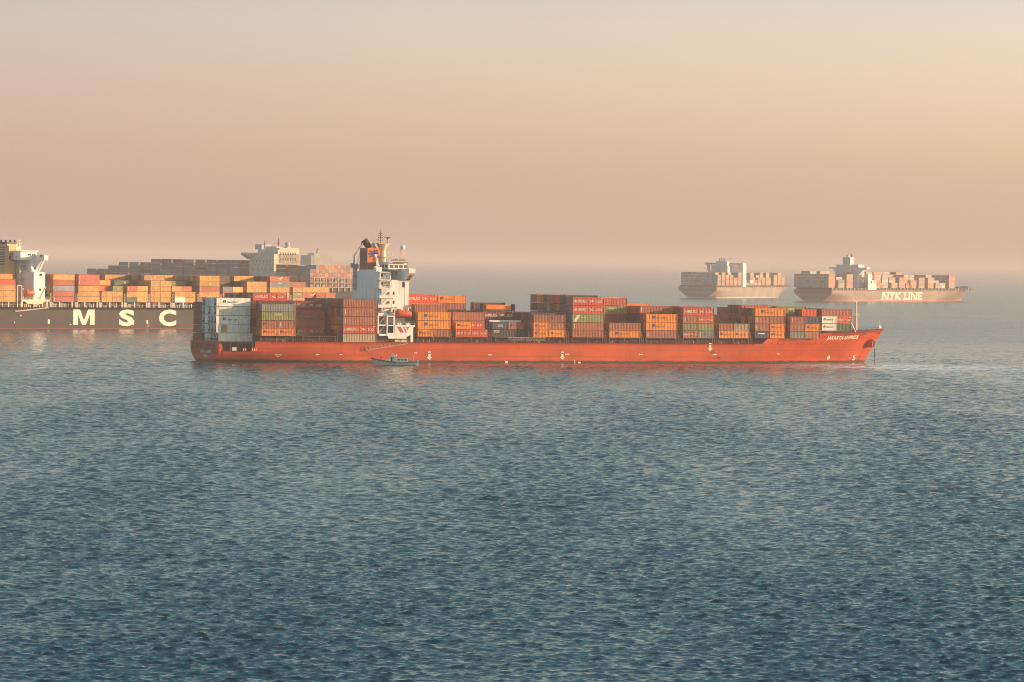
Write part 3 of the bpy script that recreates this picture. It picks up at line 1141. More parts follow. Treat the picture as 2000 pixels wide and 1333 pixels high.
# lettering and marks on the hull
s_n0, s_n1 = J.u(1613, 3.5), J.u(1680.5, 7.0)
zn0, zn1 = J.z(1613, 664.3, 3.5), J.z(1680, 662.3, 7.0)
vs, fs = text2d('JAKARTA EXPRESS', 0.03, 0.25)
kx = (s_n1 - s_n0) / vs[:, 0].max()
mb = MB()
mb.add([JH.on_side(s_n0 + x * kx, zn0 + (zn1 - zn0) * x / vs[:, 0].max() + y * 1.25, 0.08) for x, y in vs], fs)
mb.build('name_lettering', 'cream_letter', jhull, recalc=False)
mb = MB()
letters(mb, 'JAKARTA EXPRESS', 9.2, 0.95, lambda a, b: (-0.06, 3.6 - a, 2.9 + b), 0, 0.02)
letters(mb, 'HAMBURG', 4.0, 0.8, lambda a, b: (-0.06, 1.0 - a, 1.5 + b), 0, 0.02)
mb.build('stern_lettering', 'cream_letter', jhull, recalc=False)
for y0, y1 in ((8.9, 10.6), (5.0, 7.7), (1.8, 4.1), (-1.6, .7), (-5.2, -2.3), (-8.6, -6.2)):   # mooring openings: dark of the recess painted as flat black panels
    mb = MB()
    mb.box(-0.05, 0.02, y0, y1, 4.35, 6.25, 0)
    mb.box(-0.09, -0.05, y0 + 0.25, y0 + 0.4, 4.35, 6.25, 1)
    mb.box(-0.09, -0.05, y1 - 0.4, y1 - 0.25, 4.35, 6.25, 1)
    mb.box(-0.09, -0.05, (y0 + y1) / 2 - .05, (y0 + y1) / 2 + .1, 4.35, 5.3, 1)
    mb.build('stern_opening', ['black', 'deck_brown'], jhull)


def arrow(s, z, name='tug_mark'):
    pts = [(s - .45, z + 1.1), (s + .45, z + 1.1), (s + .45, z), (s + .95, z), (s, z - 1.0), (s - .95, z), (s - .45, z)]
    hull_poly(JH, jhull, [(a, b) for a, b in pts], 'cream_letter', name)


for px, py in ((839, 698), (1098.5, 698), (1387, 681)):
    arrow(J.u(px), J.z(px, py))
    hull_poly(JH, jhull, [(J.u(px) - .5, J.z(px, py) + 1.5), (J.u(px) + .5, J.z(px, py) + 1.5), (J.u(px) + .5, J.z(px, py) + 1.9), (J.u(px) - .5, J.z(px, py) + 1.9)], 'cream_letter')
for px, py, w, h in ((989.5, 711, 1.0, 2.0), (1123, 708, .3, 1.4), (549, 694, 2.4, .3), (549, 697, .9, .25), (622, 693, 1.2, .35), (666, 693, .9, .35),
                     (957, 693.5, 1.6, .3), (1108, 692.5, 1.6, .3), (1252, 692.5, 1.6, .3), (1396, 692.5, 1.6, .3), (1526, 692, 1.4, .3), (812, 690, 1.2, .3), (1132, 709, 1.0, .7)):
    s, z = J.u(px), J.z(px, py)
    hull_poly(JH, jhull, [(s - w / 2, z - h / 2), (s + w / 2, z - h / 2), (s + w / 2, z + h / 2), (s - w / 2, z + h / 2)], 'cream_letter', 'draught_mark')
# bulb and thruster marks
s, z = J.u(1630.5, 4), J.z(1630.5, 699.5, 4)
hull_poly(JH, jhull, [(s + .75 * math.cos(t), z + .75 * math.sin(t)) for t in np.linspace(0, 6.28, 13)[:-1]], 'cream_letter', 'thruster_mark')
s, z = J.u(1678, 9), J.z(1678, 700, 9)
mb = MB()
letters(mb, '5', 1.3, 1.7, lambda a, b: JH.on_side(s + a - .6, z - .8 + b, 0.08), 0, 0.03)
mb.build('bulb_mark', 'cream_letter', jhull, recalc=False)
# rubbing strake and dark waterline growth, ports along the raised bulwark, fairleads at the bow
mb = MB()
for i in range(9):
    s = J.u(1507 + i * 13.5)
    p_ = JH.on_side(s, 7.1, 0.03)
    mb.box(s - .35, s + .35, p_[1] - .02, p_[1] + .1, 6.95, 7.25)
for px, py in ((1393, 688.5), (1405, 699), (1675, 653), (1683, 652), (1706, 651), (1713, 650.5), (1643, 655)):
    inn = 14.3 if px > 1700 else (11.5 if px > 1660 else (8 if px > 1600 else 0))
    s = J.u(px, inn)
    z = J.z(px, py, inn)
    s = min(s, JH.stem(z) - 1.5)
    p_ = JH.on_side(s, z, 0.05)
    mb.box(s - .55, s + .55, p_[1] - .05, p_[1] + .4, z - .3, z + .3)
mb.build('fairlead', 'dark', jhull)
# anchor pocket and chain
sA, zA = J.u(1706, 15.0), 7.2
mb = MB()
yA = -(JH.hb(sA - 3.4, zA) + .1)
mb.tube((sA - 4.6, yA + 2.3, zA + .3), (sA - 2.0, yA - 1.3, zA - .1), 1.9, 1.5, 14)
mb.build('anchor_pocket', 'hull_red', jhull)
mb = MB()
mb.tube((sA - 2.05, yA - 1.25, zA - .1), (sA - 1.95, yA - 1.42, zA - .12), 1.25, 1.1, 14)
mb.tube((sA - 1.9, yA - 1.3, zA - .2), (sA - 1.6, yA - 1.7, -0.3), .13, .13, 6)
mb.build('anchor_chain', 'black', jhull)

# recessed mooring deck at the stern
mb = MB()
mb.box(notch0 - .2, notch1 + .1, -8.2, 8.2, 3.9, 6.65)
for s in np.linspace(notch0 + 2, notch1 - 1, 4):
    mb.box(s, s + .3, -13.2, -12.9, 3.9, 6.6)
mb.box(notch0 - 1, notch1, -13.6, 8.2, 6.62, 6.9)
mb.build('mooring_deck', 'black', red)
mb = MB()
s = J.u(449, 5)
mb.box(s, s + 1.5, -13.2, -12.2, 3.9, 5.0)
mb.build('deck_locker', 'cream', red)
for px in (474, 478, 491, 495, 498):
    s = J.u(px, 3.0)
    mb = MB()
    mb.tube((s, -13.6, 3.9), (s, -13.6, 4.6), .3, .25, 8)
    mb.tube((s, -13.6, 4.6), (s, -13.6, 4.7), .38, .38, 8)
    mb.build('bollard', 'boat_orange', red)
# stern rail
mb = MB()
for y in np.arange(-12, 12.1, 1.5):
    mb.bar((0.15, y, 6.9), (0.15, y, 8.0), .08)
for z in (7.3, 7.65, 8.0):
    mb.bar((0.15, -12, z), (0.15, 12, z), .05)
mb.build('railing', 'deck_brown', red)

BASEZ = 8.95
PALJ = ['B', 'B', 'B', 'O', 'R', 'D', 'D', 'M', 'K', 'G', 'S', 'N', 'Oh', 'B', 'T']
jbays = {}


def jbay(i, px, rows, nrow=13, inn=0.0, z=BASEZ, pxinn=None):
    x = J.u(px, inn if pxinn is None else pxinn)
    jbays[i] = (x, z, nrow, inn)
    fill(J, 'red', x, z, i, rows, nrow, PALJ, inn)
    return x


# stern bay: five rows of white refrigerated boxes, three rows of dark ones
xb0 = J.u(422, 6.1)
for r in range(5):
    sp = ['W', 'Wx' if r == 0 else 'W', 'Wh', 'W', 'Wh']
    stack(J, 'red', xb0 + 0.9, 6.1 + r * ROWP, 6.92, sp[0], (0, r))
    zz = 6.92 + 2.9
    for t in range(1, 5):
        put_box(J, 'red', xb0, -(J.B2 - 6.1 - r * ROWP), zz, 40, sp[t], 2.73, (0, r, t, None))
        zz += 2.9
for r in range(5, 8):
    stack(J, 'red', xb0, 6.1 + r * ROWP, 6.92, 'D- D- D- D- D-', (0, r))

jbay(1, 511, {0: 'Oh+Oh Bh+Bs Gc S-', 1: '*XXXX', 2: 'B D B O', 3: 'B D B O Rh-', (4, 7): '*XXXX-', (8, 12): '*XXX--'})  # second-tier Bh: orange box, its shade painted in as brown
jbay(2, 592, {4: 'Rh B Bh Mh', (5, 12): '*XXXX'})
jbay(3, 670, {0: 'E Rh Bs Bs B', (1, 9): '*XXXXX', (10, 12): 'B B D D Mh'}, z=6.95)
jbay(5, 816, {0: 'Oh+B Oh Oh', 1: '*--XX', 2: 'B- B Oh Oh', 3: 'D- O B Oh', (4, 12): 'B- B O Oh Rh'})
jbay(6, 890, {0: 'Rh+Rh Oh+.', 1: 'B+R Rh B', (2, 6): '*-XX', (7, 12): 'B B B B- Oh-'})
jbay(7, 968, {1: 'Kz- No+Bh', 2: 'D W', 3: '*XX', 4: 'B D Mh', (5, 6): 'D B M', 7: 'D B M D', (8, 12): 'B D D'})
jbay(8, 1042, {0: 'Oh+Oh Oh+B B+Bh', (1, 12): '*XX-'})
jbay(9, 1118, {0: 'B- Bs- Gq Rh Rh', 1: '*--XXX', (2, 4): '*XXXXX', (5, 6): 'B D B D R', (7, 12): '*XXXXX'})
jbay(10, 1190, {0: 'Oh- B-', (1, 3): '*--', (4, 5): 'B- B- M Gc P+P', (6, 12): '*--XXX'})
jbay(11, 1262, {0: 'Bs- Oh Oh', 1: '*-XX', (2, 7): 'B- B D Bs-', (8, 12): 'B D D O'})
jbay(12, 1334, {0: 'Ph+Ss G+G Bs+Rh Rh', (1, 8): '*--XX', (9, 12): '*---X'})
jbay(13, 1404, {0: 'Oh+Oh B+E', (1, 3): '*--', (4, 12): '*--X'})
jbay(14, 1474.5, {0: 'Nt+Oh Bs+Oh Bs+B Oh', (1, 3): '*---X', 4: 'B D B Rh', (5, 7): '*XXXX', (8, 10): '*---X', (11, 12): '*---'})
jbay(15, 1543.5, {0: 'S+B B+Oh Ps+N', 1: 'B+B D+D D+N .+R', (2, 3): '*---', (4, 5): 'B D B- Gc', (6, 11): '*XX-'}, nrow=12)
jbay(16, 1605, {0: 'Wh+T Wh+Rh B-', 1: '*---', (2, 3): '*---', (4, 9): '*---'}, nrow=10, inn=3.1, z=11.75)
BAYS_AFT = {3: 'first', 2: 'second', 1: 'third', 0: 'sternmost'}


def flat_rack(x, y, z, ln=12.19, load=None, label=''):
    mb = MB()
    mb.box(0, ln, 0, CW, 0, .45)
    for xx in (0, ln - .35):
        mb.box(xx, xx + .35, 0, .35, .45, 2.5)
        mb.box(xx, xx + .35, CW - .35, CW, .45, 2.5)
        mb.box(xx + .08, xx + .27, .35, CW - .35, .5, 2.3)
    o = mb.build('flat_rack', 'dark')
    o.location = J.world(x, y, z)
    o.rotation_euler = (0, 0, J.hd)
    tag(o, label, 'flat rack')
    return o


xb7 = jbays[7][0]
flat_rack(xb7, -(16.1 - 4 * ROWP), 8.95 + 8.7, label='dark open flat rack topping maroon container behind looped-emblem box on red ship')
mb = MB()
mb.box(0, 9.4, 0, 2.1, .55, 2.15)
mb.box(0, 9.4, -.05, 0, .55, .8)
o = mb.build('machinery_crate', 'funnel_orange')
o.location = J.world(xb7 + 1.3, -(16.1 - 4 * ROWP) + .15, 8.95 + 8.68)
o.rotation_euler = (0, 0, J.hd)
tag(o, 'long orange crate lying on the dark flat rack of the red ship', 'crate')
flat_rack(jbays[2][0] + .3, -(16.1 - 2 * ROWP), 8.95, label='dark empty flat rack low on deck between two tall stacks aft of red ship bridge')
flat_rack(jbays[15][0] + 6, -(16.1 - 2.0 * ROWP), 8.95 + 7.8, 6.06, label='short dark flat rack on top near the bow of red ship')

# hatch covers, posts and lashing gear under and between the bays
for i, (x, z, nrow, inn) in jbays.items():
    if i in (0,):
        continue
    near = -(16.1 - inn)
    far = near + nrow * ROWP
    zd = lerp_profile(j_prof, x + 6)
    near = max(near, -(JH.hb(x + 12.5, zd) - .4))
    if z - zd > 0.9:
        mb = MB()
        mb.box(x - .2, x + 12.5, near + 2.6, far - 2.6, zd - .1, z - .35, 0)
        mb.box(x - .1, x + 12.4, near + .05, far - .05, z - .33, z - .04, 0)
        for q in (0.05, 5.9, 11.85):
            mb.box(x + q, x + q + .35, near + .05, near + .4, zd - .05, z - .33, 1)
        for q in np.arange(1.2, 11.5, .75):                       # sockets, lashing turnbuckles, vents
            hgt = rng.uniform(.35, 1.2)
            mb.box(x + q, x + q + rng.uniform(.12, .5), near + 1.2, near + 1.6, zd, zd + hgt, rng.choice([0, 1, 1, 2]))
        mb.bar((x, near + .6, zd + 1.05), (x + 12.2, near + .6, zd + 1.05), .07, mi=1)
        mb.bar((x, near + .6, zd + .55), (x + 12.2, near + .6, zd + .55), .05, mi=1)
        mb.build('hatch_cover', ['dark', 'deck_brown', 'galv'], red)
for i in (1, 2, 3, 5, 6, 7, 8, 9, 10, 11, 12, 13, 14, 15):
    x, z, nrow, inn = jbays[i]
    xe = x + 12.65
    zd = 6.9
    near = -min(15.9, JH.hb(xe + 1, zd) - .5)
    far = -near
    if i == 3:
        continue
    top = 11.0 if i != 15 else 13.2
    mb = MB()
    for k, y in enumerate(np.arange(near, far, 2.49 * 2)):
        mb.box(xe + .1, xe + .35, y, y + .22, zd, top)
        mb.box(xe + .85, xe + 1.1, y, y + .22, zd, top)
    for zz in ((9.2, 9.35), (top - .12, top)):
        mb.box(xe + .1, xe + 1.1, near, far, zz[0], zz[1])
    mb.box(xe + .5, xe + .75, near + .3, near + .5, 9.4, 9.7, 1)
    mb.build('lashing_bridge', ['deck_brown', 'cream'], red)
# midship pipe gangway seen low at the gap, and a lattice boom
xg0, xg1 = J.u(992), J.u(1066)
mb = MB()
for zz in (7.9, 8.75):
    mb.bar((xg0, -15.95, zz), (xg1, -15.95, zz), .14)
n = 16
for k in range(n):
    a, b = xg0 + (xg1 - xg0) * k / n, xg0 + (xg1 - xg0) * (k + 1) / n
    mb.bar((a, -15.95, 7.95), ((a + b) / 2, -15.95, 8.7), .09)
    mb.bar(((a + b) / 2, -15.95, 8.7), (b, -15.95, 7.95), .09)
mb.build('lattice_gangway', 'post_cream', red)
# deck edge rail
mb = MB()
s = notch1 + 1
while s < s_step0 - 1:
    mb.bar((s, -15.95, 6.95), (s, -15.95, 7.95), .05)
    s += 3.0
for zz in (7.35, 7.65, 7.95):
    mb.bar((notch1 + 1, -15.95, zz), (s_step0 - 1, -15.95, zz), .035)
mb.build('railing', 'deck_brown', red)


# ------------------------------------------------------------------ deckhouse of the red ship
def yn(inn):
    return -(16.1 - inn)


def rail(mb, pts, z, h=1.1, w=.06, step=1.6, mi=0):
    for (xa, ya), (xb, yb) in zip(pts, pts[1:]):
        n = max(1, int(math.hypot(xb - xa, yb - ya) / step))
        for k in range(n + 1):
            x, y = xa + (xb - xa) * k / n, ya + (yb - ya) * k / n
            mb.bar((x, y, z), (x, y, z + h), w, mi=mi)
        for q in (.5, 1.0):
            mb.bar((xa, ya, z + h * q), (xb, yb, z + h * q), w * .8, mi=mi)


sh0, sh1 = J.u(763, 4.2), J.u(797, 4.2)
zh = J.z(780, 547, 4.2)
s_w0, s_w1 = J.u(797, 0), J.u(808, 0)
sa0 = J.u(740, 4.5)
house = MB()
house.box(sh0, sh1, yn(4.2), 11.9, 6.9, zh, 0)
house.box(sa0, sh0, yn(5.6), 10.5, 6.9, J.z(750, 531, 5.6), 0)
house.box(sa0 + .2, J.u(766, 3.3), yn(3.3), yn(5.7), J.z(750, 617, 3.3), J.z(750, 562, 3.3), 0)
house.box(J.u(789.5, 4.2), J.u(791, 4.2), yn(4.2) - .08, yn(4.2), 12, zh - .4, 0)     # pilaster beside the stair trunk
dh = house.build('deckhouse', 'white', red)
# bridge with wings carried on tapering brackets
zt, zb0, zb1 = J.z(797, 525.3), J.z(797, 534), J.z(780, 551, 7)
prof = [(yn(0), zt), (yn(0), zb0), (yn(4.4), zb1), (yn(7.5), zb1 - .3), (12.0, zb1), (16.1, zb0), (16.1, zt)]
mb = MB()
mb.prism(prof, 'x', s_w0, s_w1 + .3)
mb.box(s_w0 - .03, s_w0 + 1.0, yn(0) - .03, yn(0) + .1, zb0 - .03, zt + .15)
br = mb.build('bridge_wing', 'white', dh)
mb = MB()
for inn, zz in ((1.5, zb0 - 1.15), (2.9, zb0 - 2.5)):
    dz = (zb1 - zb0) / 4.4
    y = yn(inn)
    z = zb0 + dz * inn
    mb.add([(s_w0 + .6, y - .5, z - dz * .5 - .10), (s_w1 - .3, y - .5, z - dz * .5 - .10), (s_w1 - .3, y + .5, z + dz * .5 - .10), (s_w0 + .6, y + .5, z + dz * .5 - .10)], [(0, 1, 2, 3)])
mb.build('wing_opening', 'black', br, recalc=False)
zr = J.z(770, 513.5, 8)
mb = MB()
wa, wb = J.u(757, 6.5), J.u(792, 6.5)
mb.box(wa, wb, yn(6.5), 12.5, zt - .3, zr)
wh = mb.build('wheelhouse', 'white', dh)
mb = MB()
mb.box(wa - .3, wb + .3, yn(5.9), 13, zr, zr + .3)
mb.box(wa + 1.5, wb + .2, yn(5.6), yn(5.9), zr - .15, zr + .18, 1)
mb.build('wheelhouse_roof', ['white', 'dark'], wh)
zw0, zw1 = J.z(770, 523.6, 8), J.z(770, 518, 8)
k = 0
inn = 7.4
while inn < 19:
    mb = MB()
    mb.box(wa - .06, wa, yn(inn), yn(inn + 1.9), zw0, zw1)
    w_ = mb.build('window', 'glass', wh)
    inn += 2.55
    k += 1
for q in range(4):
    mb = MB()
    mb.box(wa + .5 + q * 1.75, wa + 1.75 + q * 1.75, yn(6.5) - .04, yn(6.5), zw0, zw1)
    mb.build('window', 'glass_green', wh)
# name board on the roof
mb = MB()
zs = zr + .5
letters(mb, 'JAKARTA EXPRESS', 5.4, .8, lambda a, b: (J.u(761.5, 6.3) + a, yn(6.3), zs + b), 0, 0.03)
mb.build('name_board', 'dark_letter', wh, recalc=False)
mb = MB()
for q in np.arange(0, 6.2, 1.2):
    mb.bar((J.u(761, 6.3) + q, yn(6.2), zr + .3), (J.u(761, 6.3) + q, yn(6.2), zr + 1.5), .07)
for zz in (zr + .42, zr + 1.45):
    mb.bar((J.u(761, 6.3), yn(6.2), zz), (J.u(790, 6.3), yn(6.2), zz), .06)
rail(mb, [(wa, yn(6.2)), (wa, 12.4)], zr + .3)
mb.build('railing', 'galv', wh)
mb = MB()
for px, c in ((739.5, 0), (776, 0), (766, 1)):
    pass
mb.lathe((s_w0 - .02, yn(9.8), zt - 1.4), [(.01, 0), (.45, 0.01), (.45, .1), (.01, .12)], 10)
me = mb.build('lifebuoy', 'lifebuoy', dh)
me.matrix_basis = Matrix.Translation((s_w0 - .05, yn(9.8), zt - 1.4)) @ Matrix.Rotation(R(-90), 4, 'Y') @ Matrix.Translation((-(s_w0 - .02), -yn(9.8), -(zt - 1.4)))


def lifebuoy(x, y, z):
    mb = MB()
    n, m_ = 14, 6
    vs, fs = [], []
    for i in range(n):
        a = 2 * math.pi * i / n
        for j in range(m_):
            b = 2 * math.pi * j / m_
            r = .42 + .13 * math.cos(b)
            vs.append((x + r * math.cos(a), y + .13 * math.sin(b), z + r * math.sin(a)))
    for i in range(n):
        for j in range(m_):
            fs.append((i * m_ + j, ((i + 1) % n) * m_ + j, ((i + 1) % n) * m_ + (j + 1) % m_, i * m_ + (j + 1) % m_))
    mb.add(vs, fs)
    mb.build('lifebuoy', 'lifebuoy', dh)


# stair landings on the starboard side, aft of the trunk
for k, (py, pxa, pxb, buoy) in enumerate(((583.2, 740, 774, 574), (601.3, 738, 773, 591.5), (617.5, 738, 771, 609.3))):
    z = J.z(755, py, 3)
    a, b = J.u(pxa, 2.6), J.u(pxb, 2.6)
    mb = MB()
    mb.box(a, b, yn(2.6), yn(5.55), z, z + .22)
    mb.box(a, b - 3.0, yn(2.6) - .04, yn(2.6) + .04, z + .22, z + 1.0)
    rail(mb, [(a, yn(2.6)), (b, yn(2.6)), (b, yn(4.3))], z + .22, 1.05)
    # sloping stair to the next landing
    mb.bar((a + .8, yn(3.1), z + .2), (b - 3.2, yn(3.1), z + 2.9), .12, .12)
    mb.bar((a + .8, yn(3.1), z + 1.1), (b - 3.2, yn(3.1), z + 3.8), .07, .07)
    mb.build('stair_landing', 'white', dh)
    lifebuoy(J.u(757.5, 3.2), yn(3.3) - .2, J.z(757.5, buoy, 3.2))
    for pxd in (767.5,):
        mb = MB()
        zz = J.z(pxd, buoy - .5, 4.2)
        s = J.u(pxd, 4.2)
        mb.box(s - .35, s + .35, yn(4.2) - .05, yn(4.2) + .02, zz - .6, zz + .6)
        mb.build('window', 'glass', dh)
# two upper open galleries
for (pya, pyb) in ((531.5, 547), (548.5, 563.5)):
    z0, z1 = J.z(751, pyb, 3), J.z(751, pya, 3)
    a, b = J.u(740, 2.8), J.u(762, 2.8)
    mb = MB()
    mb.box(a, b, yn(2.8), yn(5.5), z0 - .15, z0 + .1, 0)
    mb.box(a, b, yn(2.8), yn(5.5), z1 - .2, z1, 0)
    for x in (a, b - .3):
        mb.box(x, x + .3, yn(2.8), yn(2.8) + .3, z0, z1, 0)
    mb.bar((a + .5, yn(3.4), z0), (b - .6, yn(3.4), z1 - .2), .7, .12, 1)
    rail(mb, [(a, yn(2.8)), (b, yn(2.8))], z0 + .1, 1.1, mi=0)
    g = mb.build('gallery', ['white', 'white_grey'], dh)
    for q in (1.0, 2.3):
        mb = MB()
        s = a + (b - a) * .42 + (q - 1) * 1.0
        mb.box(s, s + .75, yn(5.6) - .06, yn(5.6), z0 + .9, z0 + 1.9)
        mb.build('window', 'glass', dh)
for px, py in ((786.5, 556.5),):
    s, z = J.u(px, 4.2), J.z(px, py, 4.2)
    mb = MB()
    mb.box(s - .4, s + .4, yn(4.2) - .05, yn(4.2), z - .9, z + .9)
    mb.build('window', 'glass', dh)

# engine casing (shaded after face) and funnel
sc0 = J.u(733, 8)
zc = J.z(715, 527, 12)
mb = MB()
mb.box(sc0, sa0 + 2, yn(8), yn(22.2), 6.9, zc)
mb.box(sc0 - .8, sc0, yn(8), yn(9.2), 6.9, zc - 6)
cas = mb.build('engine_casing', 'white_grey', red)
cas.data.materials[0] = MAT['white']
mb = MB()
zz = J.z(725, 541, 8)
mb.box(sc0 - .05, sc0 + .02, yn(8.8), yn(14.8), J.z(725, 546, 8), J.z(725, 533, 8))
mb.build('gallery_recess', 'crane_grey', cas)
for px, py in ((719.5, 556), (723.2, 556), (727, 540), (720, 539), (688.5, 571), (716.5, 572.5), (728, 573), (689, 542)):
    inn = 8 + (733 - px) / 2.42
    if inn > 22:
        continue
    z = J.z(px, py, inn)
    mb = MB()
    mb.box(sc0 - .07, sc0 + .02, yn(inn) - .3, yn(inn) + .3, z - .6, z + .6)
    mb.build('window', 'glass', cas)
zf = J.z(720, 485, 17)
fi0, fi1 = 15.2, 21.4
fs1 = J.u(738.5, fi0)
zb = J.z(720, 512, 17)
mb = MB()
mb.box(sc0 - .1, fs1, yn(fi0 - .1), yn(fi1 + .1), zc, zb, 1)
mb.box(sc0, fs1, yn(fi0), yn(fi1), zb, zf, 0)
fn = mb.build('funnel', ['funnel_orange', 'funnel_brown'], red)
mb = MB()
mb.box(sc0 - .06, sc0 - .003, yn(fi0), yn(fi1), zb, zf, 0)      # brown after face
for q in (1.2, 3.4):
    mb.box(sc0 - .12, sc0 - .06, yn(fi0 + q), yn(fi0 + q + 1.3), zb + .6, zf - 1.3, 1)
mb.build('funnel_louvre', ['funnel_brown', 'grille'], fn)
mb = MB()
fc = (sc0 + fs1) / 2
fz = (zb + zf) / 2 + .3
for k in range(3):     # three slanted feather strokes pointing left
    z = fz + (k - 1) * 1.0
    mb.add([(fc - 1.9 + abs(k - 1) * .35, yn(fi0) - .04, z - .28), (fc + .1, yn(fi0) - .04, z + (1 - k) * .55 - .42),
            (fc + .1, yn(fi0) - .04, z + (1 - k) * .55 + .42), (fc - 1.9 + abs(k - 1) * .35, yn(fi0) - .04, z + .35)], [(0, 1, 2, 3)])
for dx in (0, .95):
    mb.add([(fc - .1 + dx, yn(fi0) - .04, fz + 1.5), (fc + .65 + dx, yn(fi0) - .04, fz + 1.5), (fc + 1.35 + dx * .7, yn(fi0) - .04, fz - .9), (fc + .7 + dx * .7, yn(fi0) - .04, fz - .9)], [(0, 1, 2, 3)])
mb.build('emblem', 'blue_letter', fn, recalc=False)
# exhaust pipes raked aft
mb = MB()
mb.tube((sc0 + 1.9, yn(17.4), zf - .1), (sc0 + 0.1, yn(18.2), zf + 2.6), 1.15, 1.15, 14)
mb.tube((sc0 + 0.1, yn(18.2), zf + 2.6), (sc0 - .02, yn(18.25), zf + 2.78), 1.2, 1.2, 14)
mb.build('exhaust_pipe', 'black', fn)
for k in range(4):
    mb = MB()
    mb.tube((sc0 + 2.5 + k * .5, yn(16.3 + .3 * k), zf - .1), (sc0 + 1.5 + k * .5, yn(16.5 + .3 * k), zf + 1.9), .22, .22, 8)
    mb.build('exhaust_pipe', ['cream'], fn)

# signal mast with radar platform
sm = J.u(745, 16.1)
zp = J.z(745, 476.2, 16.1)
zm0 = J.z(745, 513, 16.1)
mb = MB()
mb.tube((sm, 0, zm0 - .5), (sm, 0, zp - 2.4), 1.25, .95, 12)
mb.tube((sm, 0, zp - 2.4), (sm, 0, zp), .95, 2.2, 12)
mb.box(sm - 2.6, sm + 2.2, -2.4, 2.4, zp, zp + .2)
mb.box(sm - 1.6, sm + 1.6, -2.1, 2.1, zp - 4.6, zp - 4.4)
rail(mb, [(sm - 2.6, -2.4), (sm + 2.2, -2.4), (sm + 2.2, 2.4), (sm - 2.6, 2.4), (sm - 2.6, -2.4)], zp + .2, 1.1)
mast = mb.build('signal_mast', 'cream', red)
mb = MB()
xm = sm - .9
mb.tube((xm, 0, zp + .2), (xm, 0, zp + 4.1), .22, .1, 8)
for k, zz in enumerate((1.1, 1.9, 2.6, 3.3)):
    mb.bar((xm - .9 + .1 * k, .1, zp + zz), (xm + .8 - .1 * k, -.1, zp + zz), .13)
    mb.lathe((xm + .75 - .1 * k, -.1, zp + zz), [(.01, 0), (.18, .05), (.18, .35), (.01, .4)], 7)
    mb.lathe((xm - .7 + .1 * k, .1, zp + zz), [(.01, 0), (.16, .05), (.16, .35), (.01, .4)], 7)
mb.tube((xm, 0, zp + 4.1), (xm, 0, zp + 4.9), .04, .03, 5)
mb.build('light_pole', 'black', mast)
mb = MB()
xr = sm + 1.4
mb.tube((xr, -.8, zp + .2), (xr, -.8, zp + 1.9), .28, .16, 8)
mb.box(xr - .25, xr + .25, -1.1, -.5, zp + 1.6, zp + 2.0)
mb.bar((xr - 1.1, -.8, zp + 2.2), (xr + 1.1, -.8, zp + 2.1), .16, .22)
mb.build('radar', 'black', mast)
for px, py0, py1 in ((757, 497, 513), (763, 494, 510), (758.5, 480, 512)):
    s = J.u(px, 13)
    mb = MB()
    mb.tube((s, yn(13), J.z(px, py1, 13) - .3), (s, yn(13), J.z(px, py0, 13)), .16 if px != 758.5 else .05, .1 if px != 758.5 else .03, 7)
    if px != 758.5:
        mb.box(s - .5, s + .5, yn(13) - .1, yn(13) + .1, J.z(px, py0 + 5, 13), J.z(px, py0 + 5, 13) + .15)
    mb.build('aerial', 'cream', red)
sd = J.u(784, 9)
zd0, zd1 = J.z(784, 513, 9), J.z(784, 488, 9)
mb = MB()
for dx, dy in ((-.5, -.5), (.5, -.5), (.5, .5), (-.5, .5)):
    mb.bar((sd + dx * 1.5, yn(9) + dy * 1.5, zd0), (sd + dx, yn(9) + dy, zd1), .13)
for k in range(4):
    z_, z2 = zd0 + (zd1 - zd0) * k / 4, zd0 + (zd1 - zd0) * (k + 1) / 4
    mb.bar((sd - .65, yn(9) - .65, z_), (sd + .6, yn(9) - .6, z2), .09)
    mb.bar((sd - .65, yn(9) + .65, z2), (sd - .6, yn(9) - .6, z_), .09)
mb.tube((sd, yn(9), zd0), (sd, yn(9), zd1), .12, .12, 7)
mb.box(sd - .8, sd + .8, yn(9) - .8, yn(9) + .8, zd1, zd1 + .12)
pole = mb.build('dome_mast', 'cream', red)
mb = MB()
mb.lathe((sd, yn(9), zd1 + .1), [(.3, 0), (.75, .15), (.86, .6), (.8, 1.05), (.5, 1.4), (.02, 1.52)], 16)
mb.build('satellite_dome', 'white', pole, smooth=True)


def deck_crane(px, inn, py_base, py_slew, tip, name_mat='crane_grey', r=.75):
    s = J.u(px, inn)
    y = yn(inn)
    z0, z1 = J.z(px, py_base, inn), J.z(px, py_slew, inn)
    mb = MB()
    mb.tube((s, y, z0), (s, y, z1), r, r * .9, 12)
    for q in (0.25, 0.62):
        zq = z0 + (z1 - z0) * q
        mb.tube((s, y, zq), (s, y, zq + .18), r * 1.9, r * 1.9, 12)
    c = mb.build('crane', name_mat, red)
    mb = MB()
    mb.box(s - 1.1, s + 1.0, y - .7, y + .7, z1, z1 + 1.3)
    mb.box(s - 1.5, s - .7, y - .5, y + .5, z1 + .3, z1 + 1.6)
    mb.build('crane_cab', name_mat, c)
    mb = MB()
    tx, tz = J.u(tip[0], inn), J.z(tip[0], tip[1], inn)
    kx, kz = J.u(tip[2], inn), J.z(tip[2], tip[3], inn)
    for d in (-.4, .4):
        mb.bar((s - .3, y + d, z1 + 1.0), (kx, y + d * .8, kz), .2)
        mb.bar((kx, y + d * .8, kz), (tx, y + d * .5, tz), .2)
        mb.bar((s + .6, y + d, z1 + 1.0), (tx, y + d * .5, tz), .15)
    mb.box(tx - .5, tx + .5, y - .4, y + .4, tz - .4, tz + .3)
    mb.build('crane_jib', name_mat, c)
    return c


deck_crane(691.5, 24, 566, 524, (706, 476, 689, 500))
deck_crane(737, 5.2, 566, 530, (731.5, 499, 733, 506), 'white', .5)

